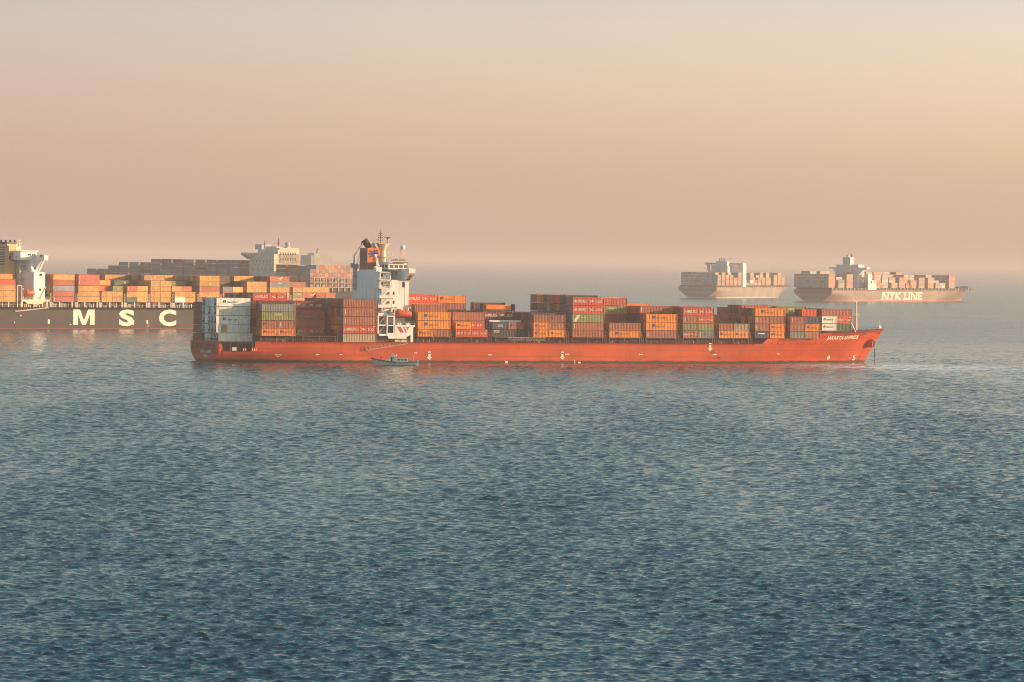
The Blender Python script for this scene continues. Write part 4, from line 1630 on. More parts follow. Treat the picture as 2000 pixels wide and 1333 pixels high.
# boat deck: framed openings, solid panel and legs
zA0, zA1 = J.z(780, 660.8), J.z(780, 635.2)
a, b = J.u(755), J.u(807)
mb = MB()
panel = [(J.u(769), zA1), (J.u(810.5), zA1), (J.u(810), zA1 - .5), (J.u(807), zA1 - .9), (J.u(807), 6.9), (J.u(802), 6.9), (J.u(802), zA0 + 1.0), (J.u(794), zA0 + .4),
         (J.u(794), zA0 - .2), (J.u(759), zA0 - .2), (J.u(757), zA0 + .7), (J.u(755), zA0 + .7), (J.u(755), zA0 + 1.7), (J.u(769), zA0 + 1.7)]
mb.prism(panel, 'y', -16.05, -15.8)
mb.box(J.u(741), J.u(810), -15.8, -9, zA1 - .4, zA1 - .15)
for pxa, pxb in ((755, 757), (768.2, 771)):
    mb.box(J.u(pxa), J.u(pxb), -16.05, -15.8, zA0 + 1.7, J.z(762, 617))
mb.box(J.u(755), J.u(771), -16.06, -15.75, J.z(762, 619), J.z(762, 617))
mb.box(J.u(757), J.u(768.2), -16.04, -15.8, J.z(762, 637), J.z(762, 635))
for pxa in (737.8,):
    mb.box(J.u(pxa), J.u(pxa + 2.2), -15.9, -15.5, J.z(742, 652), J.z(742, 617))
mb.box(J.u(741), J.u(755), -15.9, -15.6, J.z(748, 656.5), J.z(748, 652.5))
mb.box(J.u(738), J.u(755), -15.9, -15.6, J.z(748, 636), J.z(748, 634.5))
bd = mb.build('boat_deck', 'white', red)
mb = MB()
mb.box(J.u(739), J.u(806), -14.2, -11.8, 6.95, J.z(762, 618), 0)
mb.build('boat_deck_recess', 'grille', red)
mb = MB()
rail(mb, [(J.u(772), -16.0), (J.u(810), -16.0)], zA1, 1.1)
rail(mb, [(J.u(741), -15.85), (J.u(755), -15.85)], J.z(748, 652.5), 1.1)
mb.bar((J.u(742), -14.5, J.z(748, 652)), (J.u(754), -14.5, J.z(748, 637)), .6, .12)
mb.bar((J.u(742), -14.5, J.z(748, 634)), (J.u(754), -14.5, J.z(748, 620)), .6, .12)
mb.build('railing', 'white_grey', bd)
for pxa, pxb in ((776.5, 784), (794, 801.5)):
    mb = MB()
    mb.box(J.u(pxa), J.u(pxb), -15.9, -14.8, zA1 - .1, zA1 + .75)
    mb.build('raft_container', 'white', bd)
mb = MB()
mb.tube((J.u(787.5), -15.3, zA1 - .1), (J.u(787.5), -15.3, zA1 + .9), .45, .45, 10)
mb.build('green_drum', 'glass_green', bd)
for pxa, pxb in ((772, 783), (784.5, 795)):
    mb = MB()
    mb.box(J.u(pxa), J.u(pxb), -15.9, -15.2, 7.0, 7.75)
    mb.build('deck_locker', 'cream', red)
for q in (763, 760):
    mb = MB()
    mb.box(J.u(q, 2), J.u(q, 2) + .35, -14.28, -14.2, 7.2, 9.0)
    mb.build('door', 'dark', bd)
mb = MB()
z0, z1 = J.z(787, 650), J.z(787, 638.5)
fl = lambda px, z: (J.u(px), -16.09, z)
mb.add([fl(775, z1), fl(782, z1), fl(788.5, z0), fl(782, z0)], [(0, 1, 2, 3)])
mb.add([fl(787, z1), fl(789.5, z1), fl(794.5, z0), fl(792.5, z0)], [(0, 1, 2, 3)])
mb.add([fl(797, z1), fl(799, z1), fl(795.5, z0 + .7), fl(794.6, z0 + 1.2)], [(0, 1, 2, 3)])
mb.add([fl(792.5, z1), fl(797, z1), fl(796.4, z1 - .3), fl(793, z1 - .3)], [(0, 1, 2, 3)])
mb.build('line_emblem', 'red_letter', bd, recalc=False)
# davits hold the lifeboat
zl0, zl1 = J.z(787, 619.5, 1.2), J.z(787, 606, 1.2)
for px in (775, 800):
    s = J.u(px, 1.2)
    mb = MB()
    mb.bar((s, -13.8, zA1 - .2), (s, -13.6, zl1 + 1.0), .3)
    mb.bar((s, -13.6, zl1 + 1.0), (s + .1, -15.2, zl1 + .7), .25)
    mb.build('davit', 'white', bd)


def lifeboat(fr, ship_fn, s0, s1, yc, z0, z1, label):
    """enclosed lifeboat: lofted sections"""
    L = s1 - s0
    rt = empty('lifeboat', fr.world((s0 + s1) / 2, yc, z0), fr.hd)
    tag(rt, label, 'lifeboat')
    h = z1 - z0
    mb, top = MB(), MB()
    st = [(-.5, .12, .62), (-.46, .55, .8), (-.36, .85, .95), (-.15, 1.0, 1.0), (.15, 1.0, 1.0), (.36, .85, .95), (.46, .5, .8), (.5, .12, .66)]
    W = h * .52
    for obj_, lo in ((mb, True), (top, False)):
        vs, n = [], 9
        for x, w, t in st:
            for k in range(n):
                a = math.pi * k / (n - 1)
                if lo:
                    z = h * .45 - math.sin(a) * h * .45 * (.6 + .4 * t)
                    y = math.cos(a) * W * w * (1.02)
                else:
                    z = h * .47 + math.sin(a) * h * .50 * t * (1 if w > .8 else .78)
                    y = math.cos(a) * W * w * .96
                vs.append((x * L, y, z))
        fs = []
        for i in range(len(st) - 1):
            for k in range(n - 1):
                fs.append((i * n + k, i * n + k + 1, (i + 1) * n + k + 1, (i + 1) * n + k))
        fs += [tuple(range(n)), tuple(range((len(st) - 1) * n, len(st) * n))]
        fs += [(i * n, (i + 1) * n, (i + 1) * n + n - 1, i * n + n - 1) for i in range(len(st) - 1)]
        obj_.add(vs, fs)
    mb.build('hull', 'boat_orange', rt, smooth=False)
    top.build('canopy', 'boat_orange', rt, smooth=False)
    mb = MB()
    mb.box(-L * .33, -L * .2, -W * .55, W * .55, h * .9, h * 1.12)
    c = mb.build('cockpit', 'boat_orange', rt)
    mb = MB()
    mb.box(-L * .35, L * .36, -W * 1.06, W * 1.06, h * .42, h * .48)
    mb.build('rubbing_strip', 'funnel_brown', rt)
    return rt


lifeboat(J, None, J.u(771.5, 1.2), J.u(803, 1.2), -14.9, zl0, zl1, 'orange enclosed lifeboat hung above the white boat deck panel of the red ship')

# accommodation ladder lowered along the side
a0, a1 = J.u(714), J.u(795)
z0, z1 = J.z(714, 684.5), J.z(795, 671.5)
mb = MB()
for y in (-16.25, -16.95):
    mb.bar((a0, y, z0), (a1, y, z1), .10, .26)
n = 26
for k in range(n + 1):
    t = k / n
    x, z = a0 + (a1 - a0) * t, z0 + (z1 - z0) * t
    mb.bar((x, -16.25, z), (x, -16.95, z), .25, .05)
ad = mb.build('accommodation_ladder', 'ladder', red)
mb = MB()
for k in range(0, 12):
    t = k / 11
    x, z = a0 + (a1 - a0) * t, z0 + (z1 - z0) * t
    for y in (-16.95,):
        mb.bar((x, y, z), (x, y, z + 1.15), .09)
mb.bar((a0, -16.95, z0 + 1.15), (a1, -16.95, z1 + 1.15), .06)
mb.bar((a0, -16.95, z0 + .7), (a1, -16.95, z1 + .7), .04)
mb.build('handrail', 'ladder', ad)

# forward mast, breakwater stay and bow gear
sf = J.u(1671, 16.1)
zf0, zf1 = 11.0, J.z(1671, 571, 16.1)
mb = MB()
zc1 = J.z(1671, 589, 16.1)
mb.tube((sf, 0, zf0), (sf, 0, zc1), .62, .32, 10)
mb.tube((sf, 0, zc1), (sf, 0, zf1), .10, .06, 6)
zq = J.z(1671, 618, 16.1)
mb.box(sf - 1.0, sf + 1.0, -1.0, 1.0, zq, zq + .15)
rail(mb, [(sf - 1, -1), (sf + 1, -1), (sf + 1, 1), (sf - 1, 1), (sf - 1, -1)], zq + .1, .9, .05, 1)
mb.bar((sf - 1.5, 0, zc1 + .8), (sf, 0, zc1 - .2), .22)
mb.bar((sf + .1, 0, zc1 - .2), (sf + 1.0, 0, zc1 + 1.2), .15)
mb.bar((sf - 1.3, -.6, zc1 - .1), (sf + .9, .6, zc1 - .1), .12)
fm = mb.build('foremast', 'cream', red)
mb = MB()
mb.bar((J.u(1664.5, 3), -12, J.z(1664.5, 630, 3)), (J.u(1672, 4), -11.8, 11.2), .35, .25)
mb.build('breakwater_stay', 'white', red)
mb = MB()
xw = J.u(1672, 10)
for k in range(3):
    x = xw + 1.0 + k * 3.2
    w = max(1.0, JH.hb(x, 11) - 3)
    mb.box(x, x + 1.6, -w * .5, -w * .2, 11.0, 11.9, k % 3)
    mb.tube((x, -w * .75, 11.0), (x, -w * .75, 12.2), .3, .3, 8, (k + 1) % 3)
mb.build('windlass_gear', ['dark', 'deck_brown', 'galv'], red)
mb = MB()
pts = [(x, -max(0.1, JH.hb(x, lerp_profile(j_prof, x)) - .2)) for x in np.linspace(xw, JH.L - 1.0, 9)]
for (xa, ya), (xb, yb) in zip(pts, pts[1:]):
    za, zb_ = lerp_profile(j_prof, xa), lerp_profile(j_prof, xb)
    mb.bar((xa, ya, za + .5), (xb, yb, zb_ + .5), .08)
    mb.bar((xa, -ya, za + .5), (xb, -yb, zb_ + .5), .08)
    mb.bar((xa, ya, za - .1), (xa, ya, za + .55), .08)
mb.build('bow_rail', 'deck_brown', red)
mb = MB()
mb.tube((JH.L - 3.2, 0, 11.8), (JH.L - 3.2, 0, 15.4), .12, .08, 6)
jk = mb.build('jackstaff', 'cream', red)
mb = MB()
xj = JH.L - 3.1
mb.add([(xj, 0, 13.6), (xj + .5, .15, 13.4), (xj + 1.0, -.1, 13.0), (xj + 1.5, .1, 12.5), (xj + 1.0, .1, 12.4), (xj, 0, 12.5)], [(0, 1, 2, 3, 4, 5)])
mb.build('flag', 'white', jk, recalc=False)


# ------------------------------------------------------------------ launch alongside
BF = Frame(770, 1428, 4, 1.9)
BF.u0 = BF.u(727.5)
def bz(py, px=770):
    return BF.z(px, py)
boat = empty('pilot_launch', BF.world(7.8, 0, 0), R(4 + 180))
tag(boat, 'small grey launch with white cabin moored alongside the red hull', 'boat')
BL = BF.u(816) - BF.u(723)
# local frame: bow at +x (points left in the picture), starboard -y is the far side
stn = [(-7.7, 1.7, 1.15), (-6.5, 1.85, 1.1), (-3, 1.95, 1.05), (0, 1.95, 1.08), (3, 1.8, 1.3), (5.2, 1.35, 1.65), (6.8, .75, 2.0), (8.1, .12, 2.35)]
mb = MB()
lev = [(-.5, .35), (0.0, .72), (.25, .80), (.7, .90), (1.0, 1.0)]
vs = []
for x, w, zt_ in stn:
    for side in (-1, 1):
        for k, (q, wf) in enumerate(lev):
            z = q if k < 2 else zt_ * q
            xx = x - (1.0 - (z + .5) / (zt_ + .5)) * (1.9 if x > 6 else (1.0 if x > 5 else 0))
            vs.append((xx, side * w * wf, z))
nk = len(lev)
fs = []
for i in range(len(stn) - 1):
    a, b = i * 2 * nk, (i + 1) * 2 * nk
    for j in range(nk - 1):
        fs.append((a + j, b + j, b + j + 1, a + j + 1))
        fs.append((a + nk + j, a + nk + j + 1, b + nk + j + 1, b + nk + j))
    fs.append((a + nk - 1, b + nk - 1, b + 2 * nk - 1, a + 2 * nk - 1))
for j in range(nk - 1):
    fs.append((j, j + 1, nk + j + 1, nk + j))
mb.add(vs, fs)
bh = mb.build('hull', 'boat_grey', boat)
mb = MB()
for (xa, wa, za), (xb, wb, zb_) in zip(stn, stn[1:]):
    for side in (-1, 1):
        h_ = .14 if xa < 0 else .45
        mb.bar((xa, side * wa, za - .0), (xb, side * wb, zb_ - .0), .16, h_ if xa > -1 else .16)
mb.build('bulwark', 'boat_dark', boat)
mb = MB()
for (xa, wa, za), (xb, wb, zb_) in zip(stn[1:-2], stn[2:-1]):
    mb.bar((xa, wa * .81, .09), (xb, wb * .81, .09), .1, .18)
mb.build('boot_stripe', 'boat_dark', boat)
cab = MB()
cab.box(-3.9, .2, -1.3, 1.3, 1.0, 2.35)
cab.box(0.2, 2.05, -1.15, 1.15, 1.0, 3.05)
cab.prism([(2.05, 1.0), (3.6, 1.0), (3.5, 1.95), (2.05, 2.1)], 'y', -1.1, 1.1)
cb = cab.build('cabin', 'boat_white', boat)
mb = MB()
mb.box(-4.0, .3, -1.4, 1.4, 2.35, 2.45)
mb.box(0.1, 2.3, -1.28, 1.28, 3.05, 3.15)
mb.build('cabin_roof', 'boat_white', cb)
for x0, x1, z0_, z1_, y_ in ((-3.6, -2.7, 1.65, 2.15, 1.3), (-2.4, -1.75, 1.65, 2.15, 1.3), (-1.45, -.45, 1.65, 2.15, 1.3), (.45, .95, 2.3, 2.75, 1.15), (2.5, 2.9, 1.45, 1.7, 1.1)):
    mb = MB()
    mb.prism([(x0, z0_), (x1, z0_), (x1 - .12, z1_), (x0 + .12, z1_)], 'y', y_, y_ + .04)
    mb.build('window', 'glass', cb)
mb = MB()
mb.box(1.15, 1.65, 1.15, 1.19, 1.1, 2.85)
mb.build('door', 'dark', cb)
mb = MB()
mb.box(-3.9, .2, 1.32, 1.36, 1.02, 1.32)
mb.build('cabin_trim', 'teal', cb)
mb = MB()
mb.tube((.5, 1.6, 1.1), (.5, 2.05, 1.1), .33, .33, 12)
mb.build('fender', 'boat_blue', boat)
mb = MB()
mb.bar((.3, 0, 3.15), (1.1, 0, 3.9), .5, .3)
mb.bar((1.1, -.5, 3.75), (1.1, .5, 3.75), .2)
mb.tube((-.1, .5, 3.1), (-.1, .5, 3.6), .12, .12, 7)
mb.build('radar_scanner', 'boat_white', cb)
mb = MB()
mb.box(1.6, 2.2, -.6, .6, 3.15, 3.35)
mb.box(-.45, -.25, -.5, .5, 2.45, 3.2)
mb.build('life_ring_box', 'boat_orange', cb)
mb = MB()
mb.tube((-5.9, 0, 1.1), (-5.9, 0, 3.7), .07, .05, 7)
mb.bar((-6.6, 0, 3.3), (-4.8, 0, 3.35), .07)
mb.bar((-5.9, 0, 2.45), (-4.0, 0, 2.5), .07)
mb.bar((-6.5, 0, 2.9), (-5.3, 0, 2.9), .05)
mb.build('aft_mast', 'cream', boat)
mb = MB()
rail(mb, [(-4.2, 1.75), (-7.4, 1.6), (-7.4, -1.6), (-4.2, -1.75)], 1.1, .75, .05, .8)
mb.box(-6.2, -5.3, -.6, .6, 1.1, 1.75)
mb.tube((-7.1, .8, 1.1), (-7.1, .8, 1.9), .2, .2, 8)
mb.build('aft_rail', 'galv', boat)


def person(loc, rz):
    rt = empty('person', loc, rz)
    tag(rt, 'person in dark clothes and white cap leaning forward at the bow of the launch', 'person')
    V = {'pel': (0, 0, .86, .15, .12), 'belly': (.08, 0, 1.05, .15, .13), 'chest': (.22, 0, 1.27, .18, .15), 'neck': (.33, 0, 1.45, .065, .065),
         'head': (.40, 0, 1.58, .10, .10), 'crown': (.42, 0, 1.68, .075, .08),
         'hl': (0, .10, .80, .10, .10), 'kl': (.16, .12, .46, .065, .065), 'al': (0.02, .12, .09, .045, .045), 'tl': (.17, .13, .04, .04, .03),
         'hr': (0, -.10, .80, .10, .10), 'kr': (-.04, -.12, .45, .065, .065), 'ar': (-.20, -.12, .09, .045, .045), 'tr': (-.05, -.13, .04, .04, .03),
         'sl': (.26, .20, 1.33, .06, .06), 'el': (.42, .26, 1.10, .045, .045), 'wl': (.60, .20, .98, .032, .032), 'fl': (.68, .19, .95, .035, .025),
         'sr': (.26, -.20, 1.33, .06, .06), 'er': (.34, -.28, 1.06, .045, .045), 'wr': (.52, -.24, .92, .032, .032), 'fr': (.60, -.23, .89, .035, .025)}
    E_ = ['pel belly', 'belly chest', 'chest neck', 'neck head', 'head crown', 'pel hl', 'hl kl', 'kl al', 'al tl', 'pel hr', 'hr kr', 'kr ar', 'ar tr',
          'chest sl', 'sl el', 'el wl', 'wl fl', 'chest sr', 'sr er', 'er wr', 'wr fr']
    ks = list(V)
    me = bpy.data.meshes.new('body')
    me.from_pydata([V[k][:3] for k in ks], [tuple(ks.index(q) for q in e.split()) for e in E_], [])
    o = bpy.data.objects.new('body', me)
    COL.objects.link(o)
    md = o.modifiers.new('skin', 'SKIN')
    for i, k in enumerate(ks):
        me.skin_vertices[0].data[i].radius = V[k][3:5]
    me.skin_vertices[0].data[0].use_root = True
    sub = o.modifiers.new('sub', 'SUBSURF')
    sub.levels = sub.render_levels = 1
    bpy.context.view_layer.update()
    me2 = bpy.data.meshes.new_from_object(o.evaluated_get(bpy.context.evaluated_depsgraph_get()))
    o.modifiers.clear()
    o.data = me2
    me2.materials.append(MAT['cloth_dark'])
    me2.materials.append(MAT['skin'])
    for p in me2.polygons:
        c = p.center
        p.material_index = 1 if (c.z > 1.44 or (c.x > .56 and c.z < 1.0)) else 0
        p.use_smooth = True
    o.parent = rt
    mb = MB()
    mb.lathe((.41, 0, 1.64), [(.118, 0), (.12, .05), (.09, .1), (.01, .125)], 12)
    mb.box(.48, .60, -.08, .08, 1.64, 1.66)
    mb.build('cap', 'cap_white', rt)


bw = boat.location
boat_m = Matrix.Translation(bw) @ Matrix.Rotation(R(184), 4, 'Z')
pl = boat_m @ Vector((4.9, .35, 1.62))
person(pl, R(184 + 180))


# ------------------------------------------------------------------ black ship behind, on the left
M = Frame(200, 2043, 42, 21.4)
M.u0 = -120.0
M_L = 300.0
m_prof = [(0, 10.1), (M_L - 40, 10.2), (M_L - 25, 12.5), (M_L, 14.0)]
MH = Hull(M_L, M_L - 9, 21.4, m_prof, lambda z: 14 + min(5, max(0, z)) * 1.2, sa=40, sf_d=.84, sf_w=.70, n_d=2.3, n_w=1.9, zb=14)
blk = empty('container_ship', M.origin(), M.hd)
tag(blk, 'black hulled container ship with yellow boxes, at the left edge of the picture', 'ship')
mh = MH.build('hull', 'hull_black', blk)
for ch, pxa, pxb in (('M', 142.3, 184), ('S', 231.5, 262), ('C', 309.5, 343.5)):
    z0, z1 = M.z((pxa + pxb) / 2, 635.2), M.z((pxa + pxb) / 2, 605)
    mb = MB()
    if ch == 'M':
        vs = np.array([(0, 0), (.27, 0), (.27, .68), (.50, 0), (.72, 0), (.95, .68), (.95, 0), (1.22, 0), (1.22, 1), (.84, 1), (.61, .30), (.38, 1), (0, 1)], float)
        fs = [(0, 1, 2, 12), (2, 11, 12), (2, 3, 10, 11), (3, 4, 10), (4, 5, 9, 10), (5, 8, 9), (5, 6, 7, 8)]
    else:
        vs, fs = text2d(ch, 0.045, 0.0)
    sx = (M.u(pxb) - M.u(pxa)) / (vs[:, 0].max())
    mb.add([MH.on_side(M.u(pxa) + x * sx, z0 + y * (z1 - z0), .08) for x, y in vs], fs)
    mb.build('hull_lettering', 'faded_letter', mh, recalc=False)
for px, py, w, h in ((94.5, 628.5, 1.1, 2.0), (287, 629, .9, 1.7), (40, 617, .6, .6), (28, 630, .5, .5), (288.5, 636, .25, 1.6), (260, 634, .8, .4), (137, 634, .8, .4)):
    s, z = M.u(px), M.z(px, py)
    hull_poly(MH, mh, [(s - w / 2, z - h / 2), (s + w / 2, z - h / 2), (s + w / 2, z + h / 2), (s - w / 2, z + h / 2)], 'cream_letter', 'draught_mark')

PALM = ['Y', 'Y', 'D', 'B', 'P', 'K', 'T', 'M', 'G', 'B', 'S', 'D']
mb_pos = {}
MZ = 12.65


def mbay(i, px, rows, nrow=17, z=MZ):
    x = M.u(px)
    mb_pos[i] = x
    rows = {k: v for k, v in rows.items()}
    fill(M, 'black', x, z, i, rows, nrow, PALM, 0.0)


STD = '*-----'
mbay(0, -13, {0: 'Ym- Ym- Ym- R-', (1, 2): 'Y- Y- Y- R- Y-', (3, 16): STD})
mbay(1, 103, {0: 'Ps- P- L- P- Ym-', (1, 3): STD, (4, 16): STD})
mbay(2, 152, {0: 'Ym- Ym- Ym- Ps- Ps-', (1, 16): STD})
mbay(3, 198.6, {0: 'Ym+Ym Ym+Ym .+Gm', 1: 'Y+Y Y+Y P+D', (2, 3): '*---', 4: 'Y- D- D- Ym-', (5, 16): '*----'})
mbay(4, 247, {0: 'T+Ym Ym+Ym Ps+Ym', (1, 3): '*---', 4: 'T- D- T- Tm-', (5, 6): '*----', 7: 'B- D- D- Ym- Y-', (8, 16): STD})
mbay(5, 293, {0: 'Ym+Ym Ym+Ym Ym+Ym Ym+Ym', 1: 'Y+Y Y+Y Y+Y Y+Y', 2: 'Y- Y- Y- Y- Ym-', (3, 4): STD, 5: 'D- D- K- D- Y-', (6, 16): STD})
mbay(6, 341, {0: 'W+Ym Ym+Ym', 1: 'Y+Y Y+Y Ym+P', 2: '*---', (3, 6): '*----', (7, 16): STD})
mbay(7, 388.5, {0: 'P- Ym- Ps- Ym- Ym-', (1, 16): STD})
mbay(8, 434, {0: 'P+P Ps+Ps S+Ym', (1, 3): '*---', 4: 'Y- Y- D- D- K-', (5, 16): STD})
mbay(9, 481, {0: 'Y- Gc- Ym- Ym-', (1, 3): '*----', 4: 'D- K- D- D- Y-', (5, 16): STD})
mbay(10, 526, {0: 'P- Y- Ym- Sc- Pl-', (1, 4): STD, (5, 16): STD})
mbay(11, 571, {0: 'Ym+Ym Gc+Pl Ym+Ym', 1: 'Y+P D+Y Y+Y', 2: 'Y- D- B- B-', (3, 16): '*----'})
mbay(12, 617, {0: 'Y+Y P+P', 1: 'Y+Y Ym+.', (2, 3): 'Y- P- Y-', (4, 12): '*---'}, nrow=13)
mb = MB()
x = M.u(0) - 3
while x < M.u(640):          # supports, ventilators and pipes along the deck under the boxes
    mb.box(x, x + .8, -21.2, -20.5, 10.1, MZ - .1, 1)
    for q in range(5):
        xx = x + 1.4 + q * 1.05
        mb.box(xx, xx + rng.uniform(.2, .7), -20.6, -20.2, 10.1, 10.1 + rng.uniform(.6, 2.2), rng.choice([0, 1, 2]))
    x += 7.25
mb.box(M.u(0) - 20, M.u(642), -19.4, 19.4, 10.0, MZ - .15, 2)
mb.bar((M.u(0) - 10, -21.3, 11.2), (M.u(642), -21.3, 11.2), .08, mi=1)
mb.build('deck_supports', ['post_cream', 'galv', 'dark'], blk)
for i in list(range(1, 12)) + [0]:
    x = mb_pos[i] - 1.5
    if i == 1:
        x = mb_pos[1] - 1.7
    mb = MB()
    for q in (0, .85):
        mb.box(x + q, x + q + .22, -21.35, -21.0, MZ - 2.4, MZ + 3.9)
    for zz in (MZ + 3.7, MZ + 2.2, MZ + .7, MZ - .6):
        mb.box(x, x + 1.07, -21.35, -21.0, zz, zz + .22)
    mb.box(x - .3, x + 1.4, -21.38, -20.6, MZ - 2.5, MZ - .2)
    mb.box(x, x + 1.07, -20.9, 20.9, MZ + 3.7, MZ + 3.9)
    for y in np.arange(-18.5, 20, 2.49):
        mb.box(x + .3, x + .6, y, y + .2, MZ - 2.5, MZ + 3.9)
    mb.build('lashing_bridge', 'post_cream', blk)


def my(inn):
    return -(21.4 - inn)


# house: shaded after face, lit starboard faces, wing, funnel
def mbx(mb, pxa, pxb, inn0, inn1, pyt, pyb, mi=0, pin=None):
    pin = inn0 if pin is None else pin
    pc = (pxa + pxb) / 2
    mb.box(M.u(pxa, pin), M.u(pxb, pin), my(inn0), my(inn1), M.z(pc, pyb, pin), M.z(pc, pyt, pin), mi)


mb = MB()
mbx(mb, 64.5, 86.5, 1.5, 41, 532, 600)                      # lower trunk, lit/blue side
mbx(mb, 58.5, 75, 6.5, 36, 509, 600)                        # upper trunk
sB = M.u(84, 0)
sB1 = M.u(92, 0)
zt_, zb_ = M.z(84, 499, 0), M.z(84, 508.5, 0)
mb.box(M.u(33, 14), M.u(60, 6.5), my(14), 7, 10.2, M.z(45, 492.5, 14))
mh_ = mb.build('deckhouse', 'white', blk)
mb = MB()
mb.prism([(my(0), zt_), (my(0), zb_), (my(2.5), zb_ - .4), (my(7.5), M.z(70, 532, 6.5)), (my(13.5), zb_ - .8), (21.4, zb_), (21.4, zt_)], 'x', sB, sB + 1.7)
mb.box(sB - .05, sB1, my(0) - .05, my(0) + .3, zb_ - .1, zt_ + .1)
mb.box(sB - 1.0, sB + 2.0, my(0), my(2.2), zb_, zb_ + .2)
for q in (1.2, 5.0):
    mb.bar((sB + .6, my(q * .3 + .6), zb_), (sB + .2, my(q + 3.4), M.z(70, 531, 6.5)), 1.1, .5)
mb.build('bridge_wing', 'white', mh_)
mb = MB()
zwr = M.z(60, 491.5, 6)
ma, mz_ = M.u(38, 8), M.u(70, 8)
mb.box(ma, mz_, my(8), 14, zt_ - 2.4, zwr)
mb.box(ma, mz_ + .6, my(7.2), 15, zwr, zwr + .35)
mw = mb.build('wheelhouse', 'white', mh_)
for px in (52, 55.5, 60, 64):
    mb = MB()
    s = M.u(px, 8)
    mb.box(s, s + .9, my(8) - .06, my(8), M.z(px, 499.5, 8), M.z(px, 496.5, 8))
    mb.build('window', 'glass', mw)
for (px, py, inn) in ((46, 512, 14), (52, 512, 14), (66, 525, 6.5), (77, 537, 1.5), (79, 537, 1.5), (77, 566, 1.5), (78, 500, 2)):
    mb = MB()
    s, z = M.u(px, inn), M.z(px, py, inn)
    if inn == 14:
        continue
    mb.box(s - .5, s + .5, my(inn) - .06, my(inn), z - .5, z + .5)
    mb.build('window', 'glass', mh_)
for k, py in enumerate((518, 531.5, 546, 560)):
    zz = M.z(48, py, 9)
    mb = MB()
    xa, xb = M.u(37, 9), M.u(62, 9)
    mb.box(xa, xb, my(9), my(14), zz, zz + .2)
    rail(mb, [(xa, my(9)), (xb, my(9))], zz + .2, 1.1, .09, 2)
    mb.bar((xa + 1, my(11), zz + .2), (xb - 3, my(11), zz + 3.2), .9, .15)
    mb.bar((xa, my(9), zz - 3.2), (xa, my(9), zz), .3)
    mb.build('stair_landing', 'white_grey', mh_)
# funnel: cream front, dark louvres, round emblem
f_s0, f_s1 = M.u(11.5, 14), M.u(30.5, 14)
zf0, zf1 = 10.2, M.z(20, 480, 14)
mb = MB()
n = 10
prof = [(f_s0, my(30)), (f_s0, my(15))] + [(f_s0 + 1.2 * (1 - math.cos(t)), my(14 + .0 * t) - 0 + (1 - math.sin(t)) * 0) for t in (.5,)] + [(f_s1, my(14)), (f_s1, my(30))]
mb.prism([(f_s0, my(30)), (f_s0, my(15)), (f_s0 + 1.0, my(14)), (f_s1 - 1, my(14)), (f_s1, my(15)), (f_s1, my(30))], 'z', zf0, zf1, 0)
mf = mb.build('funnel', 'funnel_cream', blk)
mb = MB()
zz = zf1 - 1.2
while zz > zf1 - 10:
    mb.box(f_s0 - .12, f_s0, my(29.5), my(15.8), zz, zz + .5)
    zz -= 1.1
mb.build('funnel_louvre', 'grille', mf)
mb = MB()
mb.box(f_s0 - .3, f_s1 + .3, my(30.3), my(13.7), zf1, zf1 + .5)
mb.box(f_s0, f_s1, my(30), my(14.2), zf1 + .5, zf1 + 1.6, 1)
for k in range(6):
    mb.tube((f_s0 + 1 + k * 1.1, my(27 - k * 2), zf1 + 1.5), (f_s0 + .8 + k * 1.1, my(27 - k * 2), zf1 + 2.6), .5, .5, 8, 1)
mb.build('funnel_cap', ['cream', 'black'], mf)
cx, cz = (f_s0 + f_s1) / 2 + .3, M.z(21.5, 502.5, 14)
mb = MB()
mb.add([(cx + 1.75 * math.cos(t) * 1.12, my(14) - .07, cz + 1.9 * math.sin(t)) for t in np.linspace(0, 2 * math.pi, 25)[:-1]], [tuple(range(24))])
letters(mb, 'm', 1.9, 1.0, lambda a, b: (cx - .95 + a, my(14) - .1, cz + .1 + b), 1, 0.03)
letters(mb, 'sc', 1.9, 1.0, lambda a, b: (cx - .95 + a, my(14) - .1, cz - 1.2 + b), 1, 0.03)
mb.build('emblem', ['dark', 'funnel_cream'], mf, recalc=False)
# mast
s = M.u(40, 16)
mb = MB()
z0 = M.z(40, 492, 16)
mb.tube((s, my(18), z0 - 1), (s, my(18), M.z(40, 467, 16)), .35, .12, 7)
for q, w in ((2, 2.6), (3.8, 1.8), (5.2, 1.0)):
    mb.bar((s - w, my(18), z0 + q - .3), (s + w, my(18), z0 + q + .3), .2)
mb.bar((s + 1.8, my(18), z0 - 1), (s + .2, my(18), z0 + 4), .2)
mb.build('signal_mast', 'cream', blk)
mb = MB()
mb.box(M.u(29, 16), M.u(39, 16), my(16), my(20), z0 - 1, M.z(34, 482, 16))
mb.build('mast_house', 'cream', blk)
# boat deck with crane and lifeboat
zA, zB = M.z(68, 594), M.z(68, 585.5)
mb = MB()
mb.prism([(M.u(41), zB), (M.u(96), zB), (M.u(96), zB - .9), (M.u(86), zB - .9), (M.u(81), zA), (M.u(53), zA), (M.u(48), zB - .9), (M.u(41), zB - .9)], 'y', -21.4, -20.9)
mb.box(M.u(41), M.u(96), -20.9, -15, zB - .3, zB)
rail(mb, [(M.u(41), -21.2), (M.u(96), -21.2)], zB, 1.1, .08, 2)
for px in (44, 51, 56, 83, 88, 93):
    mb.box(M.u(px), M.u(px) + .4, -20.8, -20.4, 10.1, zB)
for px in (33, 41):
    mb.box(M.u(px), M.u(px) + .4, -21.3, -20.9, 10.1, M.z(37, 557))
mb.box(M.u(33), M.u(41) + .4, -21.3, -20.9, M.z(37, 558.5), M.z(37, 557))
md = mb.build('boat_deck', 'cream', blk)
mb = MB()
s0 = M.u(79, 1)
